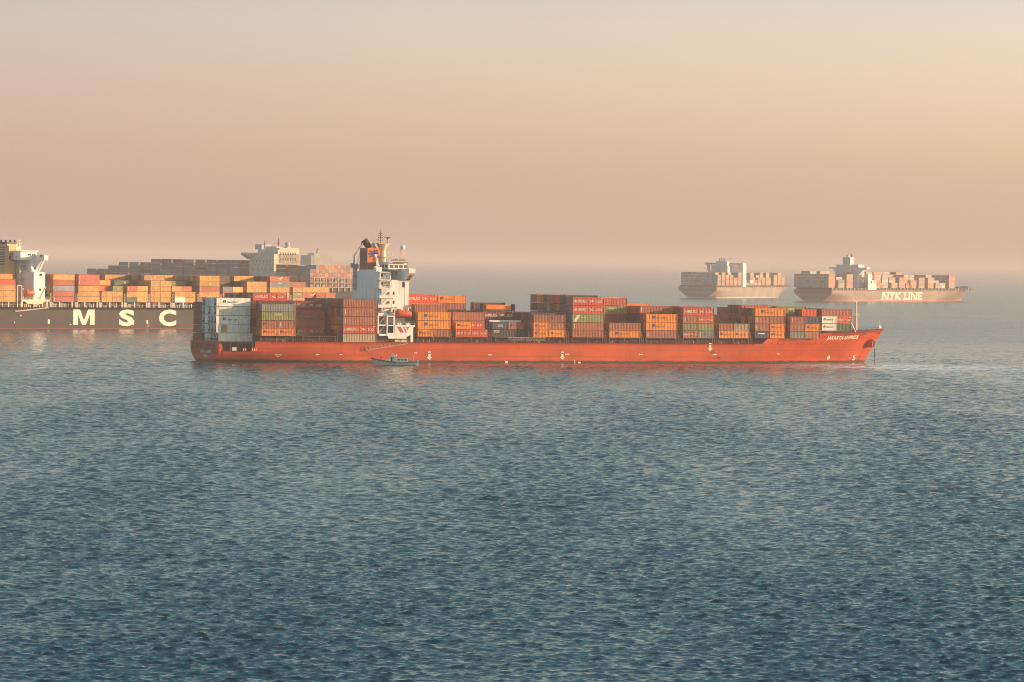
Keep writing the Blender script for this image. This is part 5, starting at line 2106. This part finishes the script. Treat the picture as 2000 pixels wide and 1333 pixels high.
mb.tube((s0, -19.8, zB - .1), (s0, -19.8, zB + 2.4), .5, .4, 8)
for d in (-.35, .35):
    mb.bar((s0, -19.8 + d, zB + 1.2), (M.u(89.5, 1), -19.8 + d, M.z(89.5, 560.5, 1)), .22)
mb.box(M.u(71, 1), M.u(77, 1), -20, -18, zB, zB + 1.4)
mb.build('crane', 'cream', md)
for px in (48, 66):
    mb = MB()
    mb.bar((M.u(px, 1), -18.6, zB - .1), (M.u(px, 1), -18.8, M.z(px, 563, 1)), .35)
    mb.build('davit', 'cream', md)
lifeboat(M, None, M.u(48.5, 1), M.u(67.5, 1), -19.9, M.z(58, 577, 1), M.z(58, 567, 1), 'orange enclosed lifeboat below the cream funnel of the black ship')
a0, a1 = M.u(27), M.u(92)
mb = MB()
za, zb2 = M.z(27, 608.5), M.z(92, 601.5)
for y in (-21.55, -22.2):
    mb.bar((a0, y, za), (a1, y, zb2), .16, .5)
for k in range(12):
    t = k / 11
    mb.bar((a0 + (a1 - a0) * t, -22.2, za + (zb2 - za) * t), (a0 + (a1 - a0) * t, -22.2, za + (zb2 - za) * t + 1.1), .08)
mb.build('accommodation_ladder', 'post_cream', blk)


# ------------------------------------------------------------------ generic pieces for the hazy ships
def simple_house(fr, root, x0, x1, y0, y1, z0, z1, mat='white', rows=4, cols=6, aft=True):
    mb = MB()
    mb.box(x0, x1, y0, y1, z0, z1)
    h = mb.build('deckhouse', mat, root)
    return h


def windows_on(face, house, x, ya, yb, z, n, w=1.0, h=.9, d=-1):
    """row of windows on a face at constant x (face 'x') or constant y (face 'y')"""
    for k in range(n):
        c = ya + (yb - ya) * (k + .5) / n
        mb = MB()
        if face == 'x':
            mb.box(x + min(0, d * .06), x + max(0, d * .06), c - w / 2, c + w / 2, z, z + h)
        else:
            mb.box(c - w / 2, c + w / 2, x + min(0, d * .06), x + max(0, d * .06), z, z + h)
        mb.build('window', 'glass', house)


def mast(root, x, y, z0, z1, mat='cream', r=.4, bars=3, span=2.2):
    mb = MB()
    mb.tube((x, y, z0), (x, y, z1), r, r * .35, 7)
    for k in range(bars):
        z = z0 + (z1 - z0) * (.45 + .5 * k / max(1, bars))
        w = span * (1 - .25 * k)
        mb.bar((x, y - w, z), (x, y + w, z), .22)
        mb.bar((x - w * .6, y, z + .3), (x + w * .6, y, z + .3), .18)
    return mb.build('signal_mast', mat, root)


# ------------------------------------------------------------------ dark stacked ship beyond the black one (its shaded port side towards us)
G = Frame(605, 2930, 126.87, 21.5, near=1)
G.u0 = 0.0
# near=1: the port side (+y) faces the viewer; u grows away to the left
G_L = 300.0
gr = empty('container_ship', G.origin(), G.hd)
tag(gr, 'hazy ship with tall unbroken dark container stacks and white bridge, beyond the black ship', 'ship')
GH = Hull(G_L, G_L - 9, 21.5, [(0, 12.0), (G_L, 14.5)], lambda z: 15 + min(5, max(0, z)) * 1.1, sa=40, sf_d=.84, sf_w=.7, zb=14)
gh = GH.build('hull', 'hull_black', gr)
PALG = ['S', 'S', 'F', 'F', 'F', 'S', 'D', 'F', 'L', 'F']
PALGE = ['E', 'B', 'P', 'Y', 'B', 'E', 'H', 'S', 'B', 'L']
gx = 6.0
gb = 0
hx0, hx1 = G.u(545, 9), G.u(497, 9)
sx = 1.0
while sx < 290:
    if hx0 - 11 < sx < hx1 + 1:
        sx += 14.5
        gb += 1
        continue
    pxm = 1000 + F2000 * (G.origin()[0] - 0) / 1  # unused
    frac = sx / G_L
    zt = 32.2 if sx < 190 else (31.0 if sx < 215 else (30.0 if sx < 240 else (28.0 if sx < 262 else 25.0)))
    if sx < 60:
        zt = 31.0
    n = max(2, int(round((zt - 14.2) / 2.62)))
    for r in range(17):
        k = n
        if sx < 10 and r < 2:
            k = n - 1
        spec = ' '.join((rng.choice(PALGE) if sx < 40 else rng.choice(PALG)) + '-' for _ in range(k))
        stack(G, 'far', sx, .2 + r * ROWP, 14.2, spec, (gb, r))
    sx += 14.5
    gb += 1
mb = MB()
mb.box(-.5, 285, -20.8, 20.8, 12.0, 14.1, 0)
for k in range(9):                                # stern lashing frames, lit by the sun
    y = -21 + k * 5.0
    mb.box(-1.4, -.5, y, y + .8, 12, 21, 1)
for z in (14.5, 17.5, 20.8):
    mb.box(-1.4, -.6, -21, 20, z, z + .4, 1)
mb.build('lashing_bridge', ['dark', 'post_cream'], gr)
yG = 21.5
mb = MB()
zgt = G.z(560, 484, 20)
mb.box(hx0, hx1, -yG + 18.5, yG - 4, 12, zgt - 4.6)
mb.box(hx0, hx1 - 6, -yG + 18.5, yG - 7, 12, zgt - 1.5)
mb.box(hx0 + 5, hx1 - 12, -yG + 22, yG - 9, 12, zgt + .6)
for zz in (zgt - 4.5, zgt - 8, zgt - 11.5, zgt - 15):
    mb.box(hx0 - .3, hx1 + .3, -yG + 18.2, yG - 3.6 - (3 if zz > zgt - 5 else 0), zz, zz + .3)
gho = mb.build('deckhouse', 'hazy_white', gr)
mb = MB()
wx = hx1 + 1
zw = G.z(500, 494, 5)
mb.prism([(yG + .5, zw), (yG + .5, zw - 1.2), (yG - 5, zw - 4.6), (-yG + 9, zw - 4.6), (-yG - .5, zw - 1.2), (-yG - .5, zw)], 'x', wx - 3, wx + 3)
mb.build('bridge_wing', 'hazy_white', gho)
mb = MB()
mb.box(hx0 - .5, hx0 + 10, -yG + 19, yG - 8, zgt - 1.5, zgt - .3)
mb.build('wheelhouse', 'hazy_white', gho)
for zz in (zgt - 5.2, zgt - 8.8):
    windows_on('x', gho, hx0, -1, 13, zz, 7, 1.2, 1.7)
windows_on('y', gho, yG - 4, hx0 + 2, hx1 - 2, 26, 5, 1.0, 1.2, 1)
windows_on('y', gho, yG - 4, hx0 + 2, hx1 - 2, 31, 6, 1.0, 1.2, 1)
mb = MB()
mb.tube((hx0 + 4, 4, zgt), (hx0 + 4, 4, zgt + 1.2), 1.0, 1.0, 10)
mb.lathe((hx0 + 4, 4, zgt + .8), [(.4, 0), (1.5, .5), (1.8, 1.6), (1.4, 2.6), (.1, 3.2)], 14)
mb.build('satellite_dome', 'crane_grey', gho, smooth=True)
mast(gr, hx0 + 12, 6, zgt - 1, zgt + 6.5, 'dark', .4)
mast(gr, hx0 + 26, 8, zgt - 1, zgt + 5, 'dark', .4, 1)
for q, hh in ((2, 2.0), (16, 3.0), (21, 1.6), (30, 2.6)):
    mast(gr, hx0 + q, 10 - q * .3, zgt - 1.5, zgt + hh, 'crane_grey', .5, 1, 1.4)
mb = MB()
mb.box(hx1 - 2, hx1 + 6, 1, 9, zgt - 1.5, zgt + 2)
mb.build('funnel', 'crane_grey', gr)

# ------------------------------------------------------------------ palest ship, only its bridge shows beyond
Hs = Frame(640, 4700, 120, 20, near=1)
hr = empty('container_ship', Hs.origin(), Hs.hd)
tag(hr, 'faintest ship, only its pale bridge and thin masts showing over the farthest dark stacks', 'ship')
HH = Hull(260, 252, 20, [(0, 11), (260, 14)], lambda z: 15.0, zb=14)
HH.build('hull', 'hull_grey', hr)
hxa, hxb = Hs.u(609, 8), Hs.u(588, 8)
zt = Hs.z(600, 499, 12)
mb = MB()
mb.box(hxa, hxb, -12, 14, 11, zt)
hd_ = mb.build('deckhouse', 'galv', hr)
mb = MB()
mb.box(hxa + 3, hxb - 8, -6, 9, zt, zt + 2.6)
mb.tube((hxa + 9, 2, zt + 2.4), (hxa + 9, 2, zt + 5), 1.6, 1.4, 10)
mb.build('wheelhouse', 'galv', hd_)
windows_on('y', hd_, 14, hxa + 2, hxb - 2, zt - 4, 5, 1.2, 1.2, 1)
mast(hr, hxa + 9, 2, zt + 4, zt + 8, 'dark', .4)
for px in (618, 622, 626):
    mast(hr, Hs.u(px, 14), 4, 11, Hs.z(px, 487 if px == 622 else 498, 14), 'crane_grey', .35, 1)

# ------------------------------------------------------------------ the ship with big cream letters, right
N_ = Frame(1720, 4187, 57, 20.0)
N_.u0 = N_.u(1622)
NL = N_.u(1886, 20)
nr_ = empty('container_ship', N_.origin(), N_.hd)
tag(nr_, 'hazy ship at the right with large cream letters on its sunlit side', 'ship')
NH = Hull(NL, NL - 11, 20.0, [(0, 11.0), (NL - 30, 11.2), (NL - 20, 13), (NL, 15)], lambda z: 9.5 + min(7, max(0, z)) * 1.5, sa=45,
          sf_d=.84, sf_w=.64, n_d=2.4, n_w=1.5, zb=15, e=.8)
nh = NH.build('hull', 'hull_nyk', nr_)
s0, s1 = N_.u(1720.5), N_.u(1800.5)
z0, z1 = N_.z(1760, 585.5), N_.z(1760, 571)
mb = MB()
vs, fs = text2d('NYK LINE', 0.03, 0.12)
k = (s1 - s0) / vs[:, 0].max()
mb.add([NH.on_side(s0 + x * k, z0 + y * (z1 - z0), .1) for x, y in vs], fs)
# slab serifs
for px in (1720.5, 1727, 1733, 1738.5, 1747, 1753.5, 1762.5, 1771.5, 1775.5, 1783, 1791):
    for zz in (z0, z1 - .9):
        q = N_.u(px) + (2.0 if zz > z0 else 0)
        mb.add([NH.on_side(q - 1.4, zz, .12), NH.on_side(q + 4.2, zz, .12), NH.on_side(q + 4.2, zz + .9, .12), NH.on_side(q - 1.4, zz + .9, .12)], [(0, 1, 2, 3)])
mb.build('hull_lettering', 'faded_letter', nh, recalc=False)
NZ = 12.8
PALN = ['H', 'Q', 'E', 'Q', 'Q', 'Q', 'L', 'Q', 'Q']  # muted mix, distance haze painted into the boxes


def far_bays(fr, ship, lst, nrow, pal, z, start_bay=0):
    for i, (px, outer, inner) in enumerate(lst):
        x = fr.u(px)
        if isinstance(outer, str):
            stack(fr, ship, x, 0.2, z, outer, (start_bay + i, 0))
        hts = inner if isinstance(inner, (list, tuple)) else (inner,)
        for r in range(1, nrow):
            n = hts[min(len(hts) - 1, (r * len(hts)) // nrow)]
            n = max(0, n)
            spec = ' '.join(rng.choice(pal) + '-' for _ in range(n))
            stack(fr, ship, x, .2 + r * ROWP, z, spec, (start_bay + i, r))


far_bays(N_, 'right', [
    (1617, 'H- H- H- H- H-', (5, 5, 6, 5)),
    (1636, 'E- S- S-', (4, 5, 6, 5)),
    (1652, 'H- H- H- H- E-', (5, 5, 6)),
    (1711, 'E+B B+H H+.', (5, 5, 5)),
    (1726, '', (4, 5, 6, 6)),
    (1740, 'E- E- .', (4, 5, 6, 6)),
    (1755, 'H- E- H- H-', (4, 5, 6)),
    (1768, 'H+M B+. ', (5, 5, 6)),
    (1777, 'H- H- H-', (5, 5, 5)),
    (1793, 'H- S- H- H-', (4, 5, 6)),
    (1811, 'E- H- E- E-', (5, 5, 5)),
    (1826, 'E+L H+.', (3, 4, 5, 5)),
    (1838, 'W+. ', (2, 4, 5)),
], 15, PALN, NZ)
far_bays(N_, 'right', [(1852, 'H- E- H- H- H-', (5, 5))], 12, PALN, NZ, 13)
mb = MB()
mb.box(2, NL - 22, -19, 19, 11, NZ - .15, 0)
x = 2
while x < NL - 26:
    mb.box(x, x + 1.0, -19.9, -19.3, 11, NZ - .1, 1)
    x += 7.2
mb.build('deck_supports', ['dark', 'post_cream'], nr_)
ny = lambda inn: -(20 - inn)
xa, xb = N_.u(1672, 12), N_.u(1700, 4)
mb = MB()
ztop = N_.z(1665, 520, 14)
hA = N_.u(1672.5, 9)
mb.box(hA, hA + 14, ny(9), ny(31), 11, ztop)
nho = mb.build('deckhouse', 'white_grey', nr_)
mb = MB()
t0, t1 = N_.u(1693.5, 0), N_.u(1710, 0)
mb.box(t0, N_.u(1701.5, 0), ny(0), ny(3), 11, N_.z(1700, 536))
mb.box(t0, t1, ny(0) - .05, ny(3), 11, N_.z(1700, 548))
tw = mb.build('stair_tower', 'white', nr_)
for px in (1700, 1707):
    mb = MB()
    mb.box(N_.u(px) - .8, N_.u(px) + .8, ny(0) - .12, ny(0) - .05, N_.z(px, 554), N_.z(px, 549))
    mb.build('window', 'glass', tw)
mb = MB()
zwg = N_.z(1690, 523, 5)
mb.prism([(ny(-.5), zwg), (ny(-.5), zwg - 1.6), (ny(3), zwg - 2), (ny(9), zwg - 8), (ny(12), zwg - 3), (ny(30), zwg - 3), (ny(33), zwg - 7), (ny(36), zwg - 2), (ny(40.5), zwg - 1.6), (ny(40.5), zwg)], 'x',
         t0 - 4, t0 + 3)
mb.build('bridge_wing', 'white', nho)
mb = MB()
mb.box(t0 - 5, t0 + 5, ny(8), ny(32), zwg, zwg + 2.6)
mb.build('wheelhouse', 'white_grey', nho)
mb = MB()
mb.box(hA - 4, hA + 6, ny(15), ny(25), ztop - 6, ztop + .5)
zf = N_.z(1668, 503, 18)
mb.box(hA - 2, hA + 5, ny(16), ny(24), ztop, zf)
mb.box(hA - 3, hA + 6, ny(15.3), ny(24.6), zf - 2.2, zf - 1.6)
mb.tube((hA + 1, ny(20), zf), (hA + .5, ny(20), zf + 2), 1.6, 1.5, 10)
mb.build('funnel', 'white_grey', nr_)
mast(nr_, hA + 6, ny(19), zf - 2, N_.z(1668, 495, 18), 'dark', .5)
mast(nr_, t0, ny(14), zwg + 2, N_.z(1690, 516, 12), 'cream', .5, 2)
mb = MB()
mb.box(N_.u(1701, 0), N_.u(1707, 0), ny(1) - .3, ny(2.5), N_.z(1703, 546), N_.z(1703, 539))
mb.build('red_locker', 'lifebuoy', nr_)
mb = MB()
mb.tube((NL - 15, 0, 13), (NL - 15, 0, 25), .4, .2, 6)
mb.build('foremast', 'cream', nr_)
mb = MB()
mb.bar((N_.u(1686), ny(-.6), N_.z(1686, 577)), (N_.u(1705), ny(-.6), N_.z(1705, 568)), .5, .6)
mb.build('accommodation_ladder', 'galv', nr_)

# ------------------------------------------------------------------ the paler ship left of it
E_ = Frame(1440, 4330, 71, 19.5)
E_.u0 = E_.u(1398, 0)
EL = E_.u(1546, 6)
er = empty('container_ship', E_.origin(), E_.hd)
tag(er, 'pale hazy ship with wide white bridge, left of the ship with cream letters', 'ship')
EH = Hull(EL, EL - 8, 19.5, [(0, 11.2), (EL - 30, 11.4), (EL, 14)], lambda z: 9.0 + min(8, max(0, z)) * 1.32, sa=50, sf_d=.86, sf_w=.68, n_w=1.6, zb=14)
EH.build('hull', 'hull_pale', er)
PALE = ['E', 'Q', 'Q', 'Q', 'L', 'Q', 'Q']  # pale mix, haze carried by the paint
lst = []
px = 1404.0
spec = [('E+H E+S L- L-', (5, 5, 5)), ('E- H- H- . E-'.replace(' .', ' E-'), (5, 5, 5)), ('H- E- H- E-', (4, 5, 5)), ('H- E- H- E-', (5, 5, 5)),
        ('E- E- H-', (3, 4, 5)), ('E- E- H- E- L-', (5, 5, 5)), ('E- E- H- E- E-', (5, 5)), ('L-', (2, 4, 5, 5)), ('E- W- L- E- E-', (5, 5)),
        ('E- H- ', (3, 5, 5, 5)), ('E- H- E-', (4, 5, 5, 5)), ('H- E- E-', (5, 5, 5)), ('H- E- H- E- E-', (5, 5)), ('', (3, 4, 5)), ('E- E- E- E-', (4, 4)), ('H- E- E- H- E-', (5, 5)), ('H- E- E- H-', (4, 4))]
x = 4.0
i = 0
for outer, inner in spec:
    if x > EL - 30:
        break
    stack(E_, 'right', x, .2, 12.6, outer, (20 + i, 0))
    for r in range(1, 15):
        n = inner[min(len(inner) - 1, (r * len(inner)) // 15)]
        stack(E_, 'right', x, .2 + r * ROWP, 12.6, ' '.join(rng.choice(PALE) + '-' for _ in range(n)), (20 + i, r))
    x += 14.6
    i += 1
mb = MB()
mb.box(1, EL - 25, -18.5, 18.5, 11.2, 12.5)
x = 1
while x < EL - 28:
    mb.box(x, x + 1.2, -19.4, -18.8, 11.2, 12.55, 1)
    x += 7.3
mb.build('deck_supports', ['dark', 'post_cream'], er)
ey = lambda inn: -(19.5 - inn)
h0 = E_.u(1449, 0)
mb = MB()
zA = E_.z(1440, 528, 10)
mb.box(h0, h0 + 12, ey(0), ey(36), 11, zA - 1)
mb.box(h0 - .2, h0 + 12, ey(0) - .1, ey(2.6), 11, E_.z(1450, 519, 0))
mb.box(h0 + .1, h0 + 12, ey(3), ey(33), zA - 1, E_.z(1440, 519, 5))
eh = mb.build('deckhouse', 'white', er)
zW = E_.z(1440, 514, 5)
mb = MB()
mb.box(h0 - 1, h0 + 9, ey(-.5), ey(39.5), zW - 2.2, zW)
for inn in (3.5, 36):
    mb.box(h0 + 3, h0 + 6, ey(inn), ey(inn + 2.4), zA - 1, zW - 2.2)
mb.build('bridge_wing', 'white', eh)
windows_on('x', eh, h0 - 1, -17, 17, zW - 1.4, 14, 1.6, .8)
mb = MB()
mb.box(h0 - 14, h0 - 2, ey(12), ey(26), 11, E_.z(1415, 520, 15))
mb.box(h0 - 13, h0 - 4, ey(13), ey(24), 0 + E_.z(1415, 520, 15), E_.z(1415, 511, 15))
for q in range(4):
    mb.tube((h0 - 8, ey(15 + q * 2.3), E_.z(1415, 511, 15)), (h0 - 8.5, ey(15 + q * 2.3), E_.z(1415, 505 - (q == 2) * 2, 15)), .8, .8, 8)
mb.build('funnel', 'white_grey', er)
mast(er, h0 + 3, ey(14), zW, E_.z(1425, 500, 14), 'cream', .6, 3)
mast(er, h0 + 3, ey(22), zW, E_.z(1413, 501, 20), 'cream', .5, 2)
mast(er, h0 + 3, ey(2), zW, E_.z(1443, 505, 4), 'cream', .3, 1, 1)


# ------------------------------------------------------------------ which boxes show: 300 largest become things of their own, the rest one mass
def visible_counts(step, W=2000, Hh=1333, cx=0.0):
    """small painter's pass over all boxes; returns pixels seen per box"""
    x0, x1, y0, y1 = 0, W, 440, 700
    buf = np.full((y1 - y0, x1 - x0), -1, np.int32)
    items = []

    def corners(d):
        fr = d['fr']
        L = CLEN[d['ln']]
        pts = [fr.world(d['x'] + a * L, d['y'] + b * CW, d['z'] + c * d['h']) for c in (0, 1) for b in (0, 1) for a in (0, 1)]
        return pts
    for i, d in enumerate(ALL):
        c = corners(d)
        items.append((sum(p[1] for p in c) / 8, i, c))
    for fr, bx in OCCL:
        xa, xb, ya, yb, za, zb_ = bx
        c = [fr.world(x_, y_, z_) for z_ in (za, zb_) for y_ in (ya, yb) for x_ in (xa, xb)]
        items.append((sum(p[1] for p in c) / 8, -1, c))
    items.sort(key=lambda t: -t[0])
    faces = [(0, 1, 5, 4), (0, 2, 6, 4), (4, 5, 7, 6), (1, 3, 7, 5), (2, 3, 7, 6)]
    for _, i, c in items:
        P = []
        for p in c:
            q = (p[0] - cx) / p[1] * F2000 + 1000
            P.append((q, YH + KROLL * (q - 1000) + (CAM_H - p[2]) / p[1] * F2000))
        cen = [sum(p[k] for p in c) / 8 for k in range(3)]
        for f in faces:
            m = [sum(c[j][k] for j in f) / 4 for k in range(3)]
            nrm = [m[k] - cen[k] for k in range(3)]
            if nrm[0] * (cx - m[0]) + nrm[1] * (0 - m[1]) + nrm[2] * (CAM_H - m[2]) <= 0:
                continue
            pts = [P[j] for j in f]
            ax, bx_ = max(x0, int(min(p[0] for p in pts))), min(x1 - 1, int(max(p[0] for p in pts)) + 1)
            ay, by = max(y0, int(min(p[1] for p in pts))), min(y1 - 1, int(max(p[1] for p in pts)) + 1)
            if ax >= bx_ or ay >= by:
                continue
            xs = np.arange(ax, bx_ + 1) + .5
            ysv = (np.arange(ay, by + 1) + .5)[:, None]
            ins = None
            sg = 0
            for k in range(4):
                (ax_, ay_), (bx2, by2) = pts[k], pts[(k + 1) % 4]
                sg += ax_ * by2 - bx2 * ay_
            for k in range(4):
                (ax_, ay_), (bx2, by2) = pts[k], pts[(k + 1) % 4]
                e = (bx2 - ax_) * (ysv - ay_) - (by2 - ay_) * (xs - ax_)
                t = e >= 0 if sg > 0 else e <= 0
                ins = t if ins is None else ins & t
            buf[ay - y0:by - y0 + 1, ax - x0:bx_ - x0 + 1][ins] = i
    return np.bincount(buf[buf >= 0].ravel(), minlength=len(ALL))


OCCL = [(J, (sh0, sh1, -11.9, 11.9, 6.9, zh)), (J, (sa0, sh0, -13, 11, 6.9, zh)), (J, (sc0, sa0 + 2, -8, 6, 6.9, zc)),
        (J, (J.u(757), J.u(806), -16, -12, zA0, zA1))]
cnt = visible_counts(1)
order = sorted(range(len(ALL)), key=lambda i: -cnt[i])
CHOSEN = set(i for i in order[:300] if cnt[i] >= 4)
SHOWN = set(i for i in range(len(ALL)) if cnt[i] > 0)

BAYN = {'red': {0: 'bay at stern', 1: 'third bay aft of', 2: 'second bay aft of', 3: 'first bay aft of'},
        'black': {0: 'bay aft of funnel'}}
for k in range(5, 17):
    BAYN['red'][k] = NTH[k - 5] + ' bay ahead of'
for k in range(1, 13):
    BAYN['black'][k] = NTH[k - 1] + ' bay ahead of'
HOUSE = {'red': 'red ship bridge', 'black': 'black ship bridge'}


def make_label(d):
    w = d['where']
    bay, row, tier, half = w
    col = CC[d['c']][1]
    ln = '20-foot' if d['ln'] == 20 else '40-foot'
    hf = '' if half is None else (' aft-half' if half == 0 else ' fore-half')
    rw = 'nearest row' if row == 0 else 'row ' + ['', 'two', 'three', 'four', 'five', 'six', 'seven', 'eight', 'nine', 'ten', 'eleven', 'twelve', 'thirteen',
                                                 'fourteen', 'fifteen', 'sixteen', 'seventeen'][row]
    if d['ship'] in ('red', 'black'):
        b = BAYN[d['ship']][bay]
        end = (' ' + HOUSE[d['ship']]) if ('ahead' in b or ('aft of' in b and 'funnel' not in b)) else ' of ' + d['ship'] + ' ship'
        return f"{col} {ln}{hf} container, {ORD[tier]} tier, {rw}, {b}{end}"
    if d['ship'] == 'right':
        who = 'lettered hazy ship' if bay < 20 else 'palest right-hand ship'
        return f"{col} {ln}{hf} container, {ORD[tier]} tier, {rw}, {NTH[min(21, bay % 20)]} bay, {who}"
    return f"{col} {ln}{hf} container, {ORD[tier]} tier, {rw}, {'stern' if bay == 0 else NTH[min(21, bay)]} bay, dark hazy ship"


GROUPS = {'red': 'containers stacked on the red ship', 'black': 'containers stacked on the black ship',
          'far': 'containers on the dark hazy ship', 'right': 'containers on the hazy ships at the right'}
crng = random.Random(11)
mv, mf_, mcol = [], [], []
for i, d in enumerate(ALL):
    fr = d['fr']
    base = CC[d['c']][0]
    v = crng.uniform(.86, 1.12)
    c3 = tuple(min(.9, q * v * crng.uniform(.95, 1.05)) for q in base)
    if i in CHOSEN:
        o = bpy.data.objects.new('shipping_container', cmesh(d['ln'], d['h'], d['c'] == 'W'))
        COL.objects.link(o)
        o.location = fr.world(d['x'], d['y'], d['z'])
        o.rotation_euler = (0, 0, fr.hd)
        o.color = (*c3, 1)
        tag(o, make_label(d), 'container', GROUPS[d['ship']])
        if d['logo'] and fr.near < 0:
            l = bpy.data.objects.new('lettering', lettering_mesh(d['logo'], d['ln'], d['h']))
            COL.objects.link(l)
            l.parent = o
    elif i in SHOWN or d['ship'] in ('red', 'black'):
        L = CLEN[d['ln']]
        k = len(mv)
        mv += [fr.world(d['x'] + a * L, d['y'] + b * (CW - .04) + .02, d['z'] + c * d['h']) for c in (0, 1) for b in (0, 1) for a in (0, 1)]
        for f in ((0, 2, 3, 1), (4, 5, 7, 6), (0, 1, 5, 4), (2, 6, 7, 3), (0, 4, 6, 2), (1, 3, 7, 5)):
            mf_.append(tuple(k + q for q in f))
            mcol.append(c3)
me = bpy.data.meshes.new('shipping_containers')
me.from_pydata(mv, [], mf_)
ca = me.color_attributes.new('Col', 'FLOAT_COLOR', 'CORNER')
arr = np.repeat(np.array([(*c, 1) for c in mcol], np.float32), 4, 0)
ca.data.foreach_set('color', arr.ravel())
me.materials.append(MAT['container_mass'])
o = bpy.data.objects.new('shipping_containers', me)
COL.objects.link(o)
tag(o, 'smaller and partly hidden containers massed on the anchored ships', 'containers', kind='stuff')
print('containers', len(ALL), 'shown', len(SHOWN), 'chosen', len(CHOSEN), 'min px', min(cnt[i] for i in CHOSEN))

# ------------------------------------------------------------------ haze over the sea
m, nt, b = new_mat('haze')
nt.nodes.remove(b)
v = nt.nodes.new('ShaderNodeVolumePrincipled')
v.inputs['Color'].default_value = (0.90, 0.77, 0.73, 1)
v.inputs['Density'].default_value = 0.93e-4
v.inputs['Anisotropy'].default_value = 0.0
nt.links.new(v.outputs[0], nt.nodes['Material Output'].inputs['Volume'])
hz = MB()
hz.box(-45000, 45000, -2600, 72000, -1.5, 60)
MAT['haze'] = m
tag(hz.build('haze', 'haze'), kind='stuff')
